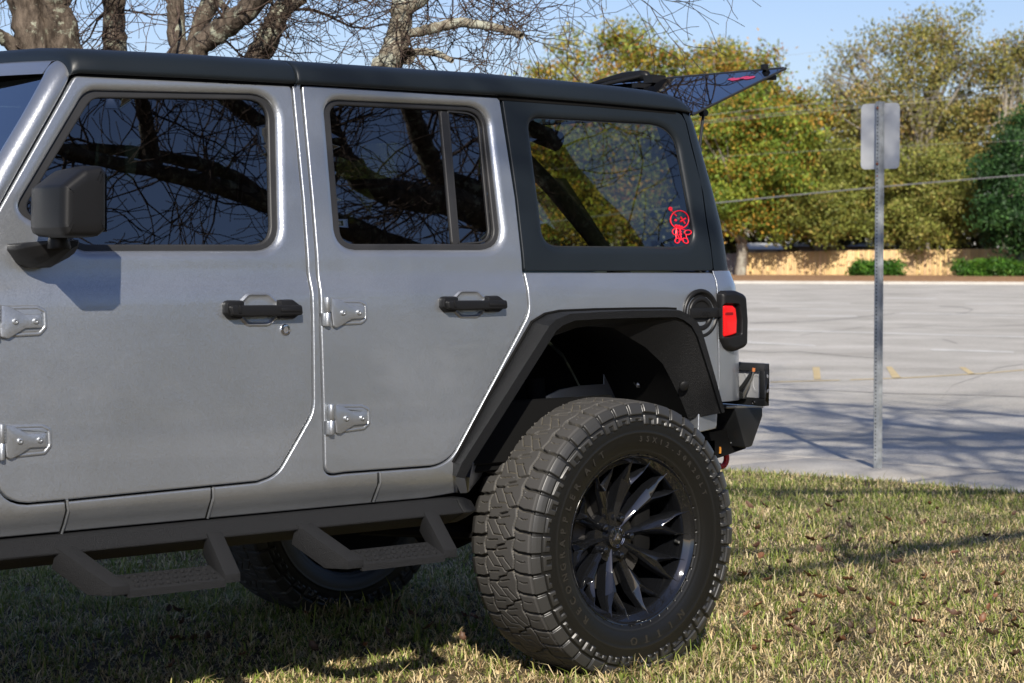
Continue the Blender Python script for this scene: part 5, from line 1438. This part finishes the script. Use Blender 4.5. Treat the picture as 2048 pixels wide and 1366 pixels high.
def bark_mat(name, c1, c2, lich, sc=14.0, amt=.55):
    m = bpy.data.materials.new(name); m.use_nodes = True
    n_ = m.node_tree.nodes; l = m.node_tree.links; b = n_['Principled BSDF']; b.inputs['Roughness'].default_value = .85; b.inputs['Specular IOR Level'].default_value = .2
    g = n_.new('ShaderNodeNewGeometry')
    mp = n_.new('ShaderNodeMapping'); mp.inputs['Scale'].default_value = (1, 1, .35); l.new(g.outputs['Position'], mp.inputs['Vector'])
    t = n_.new('ShaderNodeTexNoise'); t.inputs['Scale'].default_value = sc * 2.2; t.inputs['Detail'].default_value = 9; t.inputs['Roughness'].default_value = .7; l.new(mp.outputs[0], t.inputs['Vector'])
    r = n_.new('ShaderNodeValToRGB'); r.color_ramp.elements[0].position = .38; r.color_ramp.elements[1].position = .62; r.color_ramp.elements[0].color = (*c1, 1); r.color_ramp.elements[1].color = (*c2, 1); l.new(t.outputs['Fac'], r.inputs[0])
    t2 = n_.new('ShaderNodeTexNoise'); t2.inputs['Scale'].default_value = sc; t2.inputs['Detail'].default_value = 7; t2.inputs['Roughness'].default_value = .75; l.new(g.outputs['Position'], t2.inputs['Vector'])
    r2 = n_.new('ShaderNodeValToRGB'); r2.color_ramp.elements[0].position = amt; r2.color_ramp.elements[1].position = amt + .07; l.new(t2.outputs['Fac'], r2.inputs[0])
    mx = n_.new('ShaderNodeMix'); mx.data_type = 'RGBA'; l.new(r2.outputs[0], mx.inputs[0]); l.new(r.outputs[0], mx.inputs[6]); mx.inputs[7].default_value = (*lich, 1)
    l.new(mx.outputs[2], b.inputs['Base Color'])
    bp = n_.new('ShaderNodeBump'); bp.inputs['Strength'].default_value = .9; bp.inputs['Distance'].default_value = .03; l.new(t.outputs['Fac'], bp.inputs['Height']); l.new(bp.outputs['Normal'], b.inputs['Normal'])
    return m
BARK = bark_mat('lichened_bark', (.045, .034, .026), (.17, .135, .105), (.34, .35, .27), 11, .54)
BARKL = bark_mat('pale_bark', (.16, .135, .10), (.36, .32, .25), (.45, .46, .38), 12, .5)
TWIG = bark_mat('twig_bark', (.06, .042, .034), (.16, .115, .09), (.30, .30, .23), 20, .62)

def rv(r): 
    v = np.array([r.gauss(0, 1), r.gauss(0, 1), r.gauss(0, 1)]); return v / np.linalg.norm(v)
def twig(tb, p, d, L, r0, depth, r, crook=.35, droop=.0, rmin=.0022, kids=(2, 4)):
    n_ = 6 if L > .5 else 4; P = [np.array(p)]; d = d / np.linalg.norm(d)
    for i in range(n_):
        d = d + rv(r) * crook + np.array([0, 0, -droop]); d /= np.linalg.norm(d); P.append(P[-1] + d * L / n_)
    R = np.linspace(r0, r0 * .5, n_ + 1)
    tb.add(P, np.maximum(R, rmin * .8), 8 if r0 > .04 else (5 if r0 > .012 else 3))
    if depth <= 0 or r0 < rmin:
        return
    for k in range(r.randint(*kids)):
        t = r.uniform(.25, 1.0); i = min(n_ - 1, int(t * n_)); q = P[i] + (P[i + 1] - P[i]) * (t * n_ - i)
        dd = (P[i + 1] - P[i]); dd /= np.linalg.norm(dd); dd = dd + rv(r) * .95
        twig(tb, q, dd, L * r.uniform(.45, .75), max(rmin * .9, r0 * r.uniform(.45, .68)), depth - 1, r, crook, droop, rmin, kids)
    twig(tb, P[-1], d + rv(r) * .3, L * .7, max(rmin * .9, r0 * .5), depth - 1, r, crook, droop, rmin, kids)

def limb(tb, P, R, k=12, sub=5, wob=.0, seed=1):
    """smooth limb through control points"""
    P = np.asarray(P, float); R = np.asarray(R, float); r = np.random.default_rng(seed)
    t = np.arange(len(P)); tt = np.linspace(0, len(P) - 1, (len(P) - 1) * sub + 1)
    out = []
    for q in tt:
        i = min(int(q), len(P) - 2); f = q - i
        p0, p1, p2_, p3 = P[max(i - 1, 0)], P[i], P[i + 1], P[min(i + 2, len(P) - 1)]
        out.append(.5 * ((2 * p1) + (p2_ - p0) * f + (2 * p0 - 5 * p1 + 4 * p2_ - p3) * f * f + (3 * p1 - p0 - 3 * p2_ + p3) * f ** 3))
    out = np.array(out); RR = np.interp(tt, t, R)
    out += r.normal(0, 1, out.shape) * (RR * wob)[:, None]
    RR = RR * (1 + r.normal(0, .05, len(RR)))
    tb.add(out, RR, k); return out, RR

def bare_tree(label, limbs, twigs, a, seed, bark=BARK, group='bare trees behind the car'):
    """limbs: list of (list of (px, py, half width px, extra distance)); twigs: (limb index, from, to, count, length, radius, depth)"""
    r = random.Random(seed)
    b0 = UD(limbs[0][0][0], limbs[0][0][1], a)
    e = empty('bare_tree', (b0[0], b0[1], float(lawn_z(b0[0], b0[1])) - .05), label, 'tree', group)
    tb = Tubes(); tw = Tubes(); curves = []
    for i, Lm in enumerate(limbs):
        P = [UD(x, y, a + q) for x, y, w, q in Lm]; R = [w / FPX * a for x, y, w, q in Lm]
        if i == 0:
            P = [np.array([P[0][0], P[0][1], float(lawn_z(P[0][0], P[0][1])) - .15])] + P; R = [R[0] * 1.35] + R
        curves.append(limb(tb, P, R, 14 if max(R) > .06 else 9, 6, .06, seed + i))
    for li, f0, f1, cnt, L, rr, dp in twigs:
        P, R = curves[li]
        for k in range(cnt):
            t = r.uniform(f0, f1) * (len(P) - 2); i = int(t); q = P[i]; d = P[i + 1] - P[i]; d /= np.linalg.norm(d)
            dd = d * r.uniform(-.1, .8) + rv(r) * 1.0
            twig(tw, q, dd, L * r.uniform(.6, 1.3), rr * r.uniform(.6, 1.3), dp, r, .34)
    tb.build('trunk', bark, e)
    if tw.n: tw.build('crown', TWIG, e)
    return e
bare_tree('twin-stemmed lichen-spotted trunk above the windscreen corner', [
    [(75, 330, 34, 0), (72, 160, 31, 0), (60, 60, 31, 0), (44, -20, 30, 0), (15, -240, 24, .2), (-40, -520, 16, .5)],
    [(118, 330, 40, .1), (132, 150, 38, .1), (116, 50, 36, .05), (100, -40, 34, 0), (110, -300, 26, -.3), (150, -560, 16, -.5)],
    [(60, 150, 18, 0), (30, 95, 16, -.05), (0, 72, 14, -.1), (-50, 45, 13, -.2), (-120, -60, 11, -.3)]],
    [(0, .6, 1, 8, .9, .012, 3), (1, .6, 1, 8, .9, .012, 3), (2, .4, 1, 4, .4, .006, 2), (1, .2, .4, 3, .3, .004, 2)], 10.6, 3)
bare_tree('slim straight dark trunk between the two thick pale ones', [
    [(224, 330, 25, 0), (228, 120, 24, 0), (228, 40, 23, 0), (227, -60, 22, 0), (222, -320, 16, .3), (235, -600, 10, .4)]],
    [(0, .28, .45, 5, .34, .0045, 2), (0, .6, 1, 10, .8, .011, 3)], 11.2, 12)
bare_tree('forked trunk with a thick limb leaning right above the front door', [
    [(372, 330, 34, 0), (372, 150, 30, 0), (356, 90, 20, 0), (352, 40, 18, 0), (350, -30, 17, 0), (335, -260, 13, .3), (300, -500, 9, .6)],
    [(378, 160, 26, 0), (395, 100, 24, -.05), (432, 66, 24, -.1), (470, 42, 23, -.15), (512, 0, 22, -.2), (590, -110, 18, -.4), (700, -260, 13, -.7)],
    [(378, 150, 18, .1), (398, 60, 19, .15), (420, 0, 18, .2), (450, -120, 15, .4), (470, -360, 10, .8)],
    [(440, 60, 9, 0), (455, 25, 8, .1), (430, -10, 7, .2), (420, -80, 6, .2)]],
    [(1, .25, 1, 10, .5, .007, 4), (0, .6, 1, 6, .7, .009, 3), (2, .4, 1, 9, .55, .007, 3), (3, .1, 1, 6, .4, .005, 3)], 10.4, 21)
bare_tree('rough dark leaning trunk above the middle of the front door', [
    [(490, 330, 24, 0), (505, 150, 24, 0), (528, 90, 25, 0), (545, 55, 22, 0), (565, 15, 20, 0), (620, -80, 15, .2), (660, -300, 10, .5)],
    [(520, 110, 9, 0), (545, 90, 8, -.1), (560, 40, 7, -.1), (610, 0, 6, -.2)]],
    [(0, .35, .75, 10, .45, .006, 4), (0, .65, 1, 8, .7, .009, 3), (1, .2, 1, 6, .4, .005, 3)], 11.4, 34)
bare_tree('knobbly pruned trunk with a broken pale limb above the rear door', [
    [(770, 330, 30, 0), (778, 150, 28, 0), (790, 95, 25, 0), (802, 45, 23, 0), (808, -10, 21, 0), (840, -120, 15, .2), (980, -230, 11, .3), (1180, -260, 8, .2), (1330, -210, 5, .1)],
    [(806, 66, 9, -.02), (835, 64, 10, -.05), (870, 56, 11, -.1), (915, 46, 10.5, -.15), (960, 50, 9, -.2), (1010, 60, 8, -.25), (1044, 72, 7, -.3)],
    [(800, 110, 8, -.03), (835, 104, 8, -.08), (870, 106, 7, -.1), (905, 122, 5, -.15)],
    [(760, 135, 22, -.06), (790, 110, 24, -.10), (815, 112, 17, -.16)],
    [(796, 30, 13, 0), (840, 5, 10, -.1), (880, -40, 8, -.2), (940, -140, 7, -.3), (1080, -110, 5, -.4), (1200, -60, 3.5, -.4)]],
    [(0, .45, .7, 12, .5, .0065, 4), (0, .6, 1, 26, .62, .007, 4), (1, .25, .95, 11, .30, .0042, 3), (2, .3, 1, 6, .3, .004, 3), (4, .1, 1, 24, .48, .0055, 4), (3, .2, .8, 5, .3, .004, 2)], 10.8, 47, BARKL)
# the wide bare tree behind the photographer: seen in the windows, it shades the pavement and lawn
def CW(r, f, z): return np.array([CAM[0] + r * RGT[0] + f * math.sin(YAW), CAM[1] + r * RGT[1] + f * math.cos(YAW), z])
def wide_tree(label, limbs, tw_list, seed):
    r = random.Random(seed); o = CW(*limbs[0][0][0]); e = empty('bare_tree', (o[0], o[1], -.1), label, 'tree', None)
    tb = Tubes(); tw = Tubes(); cv = []
    for i, (P, R) in enumerate(limbs): cv.append(limb(tb, [CW(*p) for p in P], R, 14, 7, .07, seed + i))
    for li, f0, f1, cnt, L, rr, dp in tw_list:
        P, R = cv[li]
        for k in range(cnt):
            t = r.uniform(f0, f1) * (len(P) - 2); i = int(t); d = P[i + 1] - P[i]; d /= np.linalg.norm(d)
            twig(tw, P[i], d * r.uniform(.0, .9) + rv(r), L * r.uniform(.6, 1.3), rr * r.uniform(.6, 1.25), dp, r, .3, rmin=.004, kids=(2, 3))
    tb.build('trunk', BARK, e); tw.build('crown', TWIG, e); return e
wide_tree('spreading bare tree behind the photographer, its twigs hanging into the top right corner', [
    ([(10.9, 6.4, -.2), (10.6, 6.3, 1.4), (10.2, 6.2, 3.3)], [.42, .34, .27]),
    ([(10.3, 6.25, 2.9), (9.13, 5.48, 3.86), (8.12, 4.94, 3.97), (7.85, 4.75, 4.16), (7.64, 4.71, 4.41), (7.37, 4.76, 4.62), (6.9, 4.8, 5.1)], [.17, .11, .10, .088, .072, .06, .04]),
    ([(10.2, 6.2, 3.2), (9.40, 5.46, 4.06), (9.09, 5.17, 4.24), (8.78, 5.13, 4.45), (8.38, 5.15, 4.72), (7.8, 5.2, 5.2)], [.16, .10, .095, .08, .065, .05]),
    ([(10.25, 6.2, 3.0), (8.50, 4.86, 3.66), (7.79, 4.65, 3.72), (7.15, 4.38, 3.78), (6.50, 4.12, 3.86), (5.90, 3.93, 3.86), (5.05, 3.72, 3.82), (4.4, 3.5, 3.95)], [.13, .085, .078, .068, .058, .048, .035, .02]),
    ([(7.35, 4.47, 3.76), (7.15, 4.38, 3.80), (6.73, 4.17, 3.98), (6.35, 3.97, 4.03), (5.94, 3.72, 4.05), (5.42, 3.47, 4.01), (4.8, 3.2, 4.1)], [.055, .05, .045, .04, .034, .026, .015]),
    ([(6.01, 3.93, 3.86), (5.87, 3.98, 4.09), (5.63, 4.05, 4.24), (5.39, 4.13, 4.41), (5.2, 4.2, 4.8)], [.06, .05, .042, .035, .025]),
    ([(7.85, 4.75, 4.16), (7.51, 4.34, 4.45), (7.23, 4.15, 4.63), (6.86, 4.02, 4.80), (6.4, 3.9, 5.2)], [.08, .06, .05, .04, .03]),
    ([(10.1, 6.3, 3.0), (9.61, 6.38, 3.50), (8.80, 6.11, 3.99), (8.43, 6.00, 4.29), (8.08, 5.92, 4.59), (7.6, 5.9, 5.1)], [.13, .10, .085, .07, .055, .04]),
    ([(10.2, 6.2, 3.3), (9.6, 5.4, 5.6), (8.4, 4.6, 7.6), (7.2, 4.4, 9.2)], [.24, .19, .14, .08]),
    ([(9.6, 5.4, 5.6), (8.2, 3.8, 6.6), (6.2, 2.4, 7.0), (4.8, 1.5, 7.0), (3.3, .06, 7.0), (2.1, -1.39, 7.0), (1.3, -2.3, 7.1)], [.12, .11, .10, .095, .085, .05, .02]),
    ([(8.2, 3.8, 6.6), (6.4, 1.2, 7.4), (4.0, -1.6, 7.8), (1.6, -3.0, 7.8)], [.07, .055, .04, .015]),
    ([(9.0, 5.0, 6.6), (7.2, 5.2, 7.4), (5.4, 5.5, 7.9), (4.1, 5.4, 8.0), (2.9, 5.0, 8.1)], [.14, .12, .105, .08, .045]),
    ([(6.4, 5.3, 7.65), (4.9, 4.0, 8.4), (3.9, 3.2, 8.9), (2.9, 2.6, 9.3)], [.09, .08, .06, .03]),
    ([(5.4, 5.5, 7.9), (4.4, 7.0, 7.8), (3.9, 8.8, 7.6), (3.6, 10.4, 7.3)], [.08, .065, .05, .03]),
    ([(7.8, 4.5, 8.5), (5.8, 4.0, 9.4), (4.2, 2.2, 9.8), (3.4, .8, 10)], [.08, .07, .05, .03]),
    ([(7.6, 4.8, 8.6), (5.6, 6.0, 9.4), (3.9, 7.2, 9.8), (3.0, 8.6, 9.8)], [.08, .065, .05, .03]),
    ([(8.08, 5.92, 4.59), (6.0, 7.2, 5.0), (4.0, 8.1, 4.4), (2.7, 8.7, 3.4), (2.1, 8.9, 2.85), (1.89, 9.0, 2.42)], [.04, .028, .018, .010, .006, .003]),
    ([(10.2, 6.2, 3.2), (11.6, 5.6, 5.0), (13.0, 4.6, 7.0), (13.6, 4, 8.5)], [.22, .17, .12, .06]),
    ([(2.9, -.4, 7.0), (2.0, -.7, 6.9), (1.35, -.9, 6.9), (1.05, -1.05, 7.0)], [.05, .04, .032, .012]),
    ([(7.4, 3.2, 6.75), (6.0, 2.5, 7.1), (4.6, 2.1, 7.4), (3.4, 1.8, 7.5), (2.0, 1.6, 7.6), (1.0, 1.5, 7.8)], [.09, .08, .07, .06, .045, .02])],
    [(1, .2, 1, 26, .8, .012, 4), (2, .2, 1, 26, .8, .012, 4), (3, .2, 1, 34, .8, .011, 4), (4, .2, 1, 22, .7, .009, 4), (5, .1, 1, 14, .6, .008, 4), (6, .2, 1, 18, .7, .009, 4), (7, .2, 1, 18, .8, .010, 4),
     (8, .3, 1, 10, 1.3, .02, 4), (9, .4, .9, 5, 1.3, .032, 3), (10, .3, 1, 5, 1.3, .030, 3), (19, .2, 1, 9, 1.2, .030, 4), (18, .2, 1, 5, .8, .016, 3), (17, .3, 1, 10, 1.4, .02, 4)]
    + [(q, .05, 1, k_, 1.7, .036, 4) for q, k_ in ((11, 7), (12, 8), (13, 11), (14, 11), (15, 11))], 5)

# leafy trees beyond the fence
def leaf_cloud(blobs, n, size, pal, seed, clump=.5, ragged=0):
    """blobs: (centre, radius xyz); pal: list of (colour, weight)"""
    g = np.random.default_rng(seed)
    if ragged > 0:
        nb = []
        for c, R in blobs:
            nb.append((c, tuple(.62 * q for q in R)))
            for q in range(9):
                d = g.normal(0, 1, 3); d /= np.linalg.norm(d); f = g.uniform(.26, .5)
                nb.append((c + d * np.array(R) * g.uniform(.66, 1.30), tuple(f * q_ for q_ in R)))
        blobs = nb
    vol = np.array([b_[1][0] * b_[1][1] * b_[1][2] for b_ in blobs]) ** .72; vol /= vol.sum(); vol = vol * g.uniform(.35, 1.5, len(vol))
    cen = []; cc = []
    P = np.array([p[0] for p in pal]); wts = np.array([p[1] for p in pal], float); wts /= wts.sum()
    for (c, rad_), v in zip(blobs, vol):
        m = max(12, int(n * v)); k = max(3, int(m / 20))
        d = g.normal(0, 1, (k, 3)); d /= np.linalg.norm(d, axis=1)[:, None]
        rr = g.random(k) ** .33; rr = np.where(g.random(k) < .7, .72 + .38 * g.random(k), rr)
        sc_ = c + d * rr[:, None] * np.array(rad_)
        ki = g.integers(0, k, m); col = P[g.choice(len(P), k, p=wts)] * g.uniform(.75, 1.25, (k, 1))
        cen.append(sc_[ki] + g.normal(0, clump, (m, 3)) * np.array([1, 1, .62])); cc.append(col[ki] * g.uniform(.8, 1.8, (m, 1)))
    cen = np.vstack(cen); cc = np.vstack(cc); m = len(cen)
    a = g.normal(0, 1, (m, 3)); a[:, 2] *= 1.15; a /= np.linalg.norm(a, axis=1)[:, None]
    b_ = g.normal(0, 1, (m, 3)); b_ -= a * np.sum(a * b_, 1)[:, None]; b_ /= np.linalg.norm(b_, axis=1)[:, None]
    s = g.uniform(size[0], size[1], m)[:, None]
    V = np.stack([cen - a * s, cen + b_ * s * .45, cen + a * s, cen - b_ * s * .45], 1).reshape(-1, 3)
    i = np.arange(m) * 4
    me = fast_mesh('crown', V, np.stack([i, i + 1, i + 2, i + 3], 1), None, False)
    point_color(me, 'col', np.repeat(np.clip(cc, 0, 1), 4, 0)); return me
FARB = bark_mat('far_pale_bark', (.14, .12, .10), (.30, .27, .22), (.34, .33, .27), 2, .55)
def leafy_tree(name, label, trunk, blobs, a, n, size, pal, seed, clump=.5, spread=1.0, group='trees beyond the fence', branches=14, cat='tree', front=0.0):
    r = random.Random(seed)
    base = UD(trunk[0], trunk[1], a); base[2] = ZL - .1
    e = empty(name, base, label, cat, group)
    B = []
    for (px, py, rp) in blobs:
        rr = rp / FPX * a; B.append((UD(px, py, a - front + r.uniform(-1, 1) * rr * .8 * spread), (rr, rr * 1.0, rr * .85)))
    link('crown', leaf_cloud(B, int(n * 2.0), (size[0] * .60, size[1] * .62), pal, seed, clump * .8, 1), LEAF, e)
    tb = Tubes(); top = UD(trunk[2], trunk[3], a); tr_ = trunk[4] / FPX * a
    limb(tb, [base, base * .5 + top * .5 + np.array([r.uniform(-.2, .2), r.uniform(-.2, .2), 0]), top], [tr_ * 1.25, tr_, tr_ * .75], 10, 6, .05, seed)
    for k in range(branches):
        c, rad_ = r.choice(B); st = base + (top - base) * r.uniform(.45, 1.0)
        end = c + rv(r) * np.array(rad_) * .85; mid = (st + end) / 2 + rv(r) * .5 + np.array([0, 0, .3])
        limb(tb, [st, mid, end], [tr_ * .42, tr_ * .26, tr_ * .08], 6, 6, .1, seed + k)
        for q in range(3): 
            e2 = end + rv(r) * np.array(rad_) * .5; limb(tb, [mid * .5 + end * .5, (mid + e2) / 2, e2], [tr_ * .16, tr_ * .1, tr_ * .04], 5, 4, .1, seed + k + q)
    tb.build('trunk', FARB, e); return e
OR = [((.33, .185, .03), 1.5), ((.30, .24, .04), 3), ((.20, .22, .035), 4), ((.12, .155, .028), 3), ((.30, .13, .035), .8)]
OG = [((.13, .19, .025), 4), ((.22, .25, .035), 3), ((.30, .20, .035), .9), ((.08, .12, .02), 2.5)]
OL = [((.21, .195, .055), 4), ((.26, .21, .06), 2.5), ((.15, .16, .042), 3), ((.27, .18, .06), 1)]
YG = [((.17, .19, .04), 4), ((.23, .225, .05), 2.5), ((.12, .14, .03), 3), ((.25, .19, .05), .8)]
EV = [((.025, .065, .018), 4), ((.045, .10, .026), 2), ((.016, .042, .013), 3)]
leafy_tree('autumn_tree', 'rounded orange and gold tree rising above the rear side window', (1240, 500, 1240, 180, 9), [(1110, 160, 62), (1175, 105, 48), (1235, 92, 46), (1300, 108, 48), (1350, 150, 45), (1230, 160, 80), (1090, 230, 62), (1160, 230, 90), (1250, 250, 100), (1330, 230, 70), (1080, 330, 70), (1170, 350, 100), (1280, 350, 100), (1230, 440, 70), (1120, 430, 60), (1070, 145, 22)], 127, 30000, (.13, .27), OR, 1, .55)
leafy_tree('autumn_tree', 'orange-topped tree directly behind the raised rear glass', (1430, 500, 1450, 170, 7), [(1395, 128, 40), (1440, 112, 40), (1490, 122, 42), (1530, 150, 30), (1450, 190, 74), (1400, 240, 70), (1520, 220, 62), (1590, 225, 46), (1640, 240, 44), (1570, 190, 30), (1460, 290, 80), (1540, 180, 25)], 133, 12500, (.13, .27), OR, 2, .55)
leafy_tree('autumn_tree', 'green and orange tree with a pale trunk, just right of the car', (1480, 505, 1478, 400, 10), [(1425, 260, 50), (1475, 240, 58), (1540, 270, 58), (1430, 340, 62), (1500, 335, 70), (1570, 340, 55), (1440, 410, 50), (1520, 410, 60), (1490, 445, 34), (1600, 280, 40)], 122, 22000, (.12, .25), OG + OR[:1], 3, .5, front=1)
leafy_tree('autumn_tree', 'tallest tree, olive and bronze, sky showing through its top', (1850, 500, 1840, 200, 10), [(1690, 110, 36), (1660, 160, 30), (1610, 250, 40), (1640, 220, 40), (1590, 215, 26), (1720, 160, 48), (1770, 90, 38), (1810, 50, 36), (1860, 40, 34), (1905, 62, 44), (1850, 110, 66), (1790, 150, 62), (1930, 130, 58), (1700, 220, 70), (1800, 230, 84), (1900, 220, 84), (1670, 290, 58), (1780, 310, 80), (1880, 310, 84)], 134, 17000, (.12, .25), OL, 4, .6, branches=46)
leafy_tree('autumn_tree', 'thin bronze tree filling the upper right corner of the tree line', (2010, 500, 2010, 220, 8), [(1985, 110, 34), (2030, 95, 36), (2080, 110, 50), (2000, 170, 56), (2060, 180, 62), (1980, 240, 60), (2050, 260, 70), (2130, 220, 80)], 132, 9500, (.12, .25), OL, 5, .6, branches=30)
leafy_tree('bushy_tree', 'low yellow-green tree spreading left of the sign post', (1640, 500, 1640, 400, 6), [(1600, 340, 44), (1650, 330, 52), (1610, 400, 50), (1670, 400, 56), (1640, 450, 44), (1700, 440, 44), (1580, 440, 36), (1710, 370, 46)], 125, 16000, (.11, .23), YG, 6, .45, front=3.6)
leafy_tree('bushy_tree', 'low yellow-green tree spreading right of the sign post', (1850, 500, 1850, 400, 6), [(1780, 350, 50), (1850, 350, 62), (1790, 420, 56), (1870, 420, 60), (1930, 380, 48), (1920, 440, 44), (1830, 455, 40), (1760, 455, 34)], 126, 17000, (.11, .23), YG + OL[:1], 7, .45, front=4.2)
leafy_tree('evergreen_tree', 'dark glossy evergreen at the right edge of the tree line', (2040, 500, 2040, 350, 9), [(2010, 300, 40), (2050, 260, 44), (1990, 360, 40), (2040, 350, 62), (1985, 430, 42), (2040, 430, 62), (2110, 340, 84), (2110, 430, 70), (2020, 470, 34)], 117, 22000, (.12, .24), EV, 8, .42)
for k, (x0, lb) in enumerate([(960, 'green and gold tree showing dimly through the rear door window'), (780, 'green tree hidden beyond the car behind the front door window')]):
    leafy_tree('autumn_tree', lb, (x0, 500, x0, 330, 8), [(x0 - 50, 330, 60), (x0 + 40, 300, 60), (x0, 270, 50), (x0 - 60, 420, 60), (x0 + 50, 410, 66), (x0 + 5, 380, 70)], 130, 9000, (.14, .28), OG + OR[:2], 20 + k, .5)
def hedge(label, x0, x1, y0, y1, a, n, seed):
    B = []
    for px in np.arange(x0, x1, 14): B.append((UD(px, (y0 + y1) / 2, a + (px % 3 - 1) * .2), (16 / FPX * a, .5, (y1 - y0) / 2 / FPX * a)))
    o = UD((x0 + x1) / 2, y1, a); o[2] = ZL
    e = empty('hedge', o, label, 'hedge', 'hedges in front of the fence')
    me = leaf_cloud(B, n, (.06, .13), [((.045, .12, .014), 3), ((.08, .17, .02), 2), ((.03, .08, .012), 2)], seed, .14); link('foliage', me, LEAF, e)
hedge('short green hedge behind the sign post in front of the fence', 1716, 1812, 522, 554, 118, 6000, 31)
hedge('long green hedge at the right edge in front of the fence', 1920, 2300, 520, 556, 115.5, 16000, 32)
# unbroken woodland: behind the tree line, and across the road behind the photographer
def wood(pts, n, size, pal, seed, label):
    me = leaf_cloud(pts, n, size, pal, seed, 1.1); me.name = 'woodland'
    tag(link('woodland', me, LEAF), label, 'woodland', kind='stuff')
g = random.Random(3); B = []
for px in range(420, 2300, 40):
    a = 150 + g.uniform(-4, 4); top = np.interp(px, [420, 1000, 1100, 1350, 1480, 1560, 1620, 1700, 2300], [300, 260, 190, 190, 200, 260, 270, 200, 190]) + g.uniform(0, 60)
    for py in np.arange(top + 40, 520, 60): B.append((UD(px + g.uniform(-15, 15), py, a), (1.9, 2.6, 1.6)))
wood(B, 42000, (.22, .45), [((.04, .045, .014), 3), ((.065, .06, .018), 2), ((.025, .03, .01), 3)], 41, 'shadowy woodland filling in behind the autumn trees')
B = []
for k in range(60):
    th = g.uniform(-.35, 1.35); d_ = g.uniform(48, 62)                       # around the direction the windows look back to
    x, y = d_ * math.sin(th), -d_ * math.cos(th); hh = g.uniform(5, 12)
    for zz in np.arange(2, hh, 2.4): B.append((np.array([x + g.uniform(-1, 1), y + g.uniform(-1, 1), zz]), (3.2, 3.2, 2.0)))
wood(B, 30000, (.3, .6), EV + YG[:2], 42, 'woodland across the road behind the photographer, mirrored in the paint')
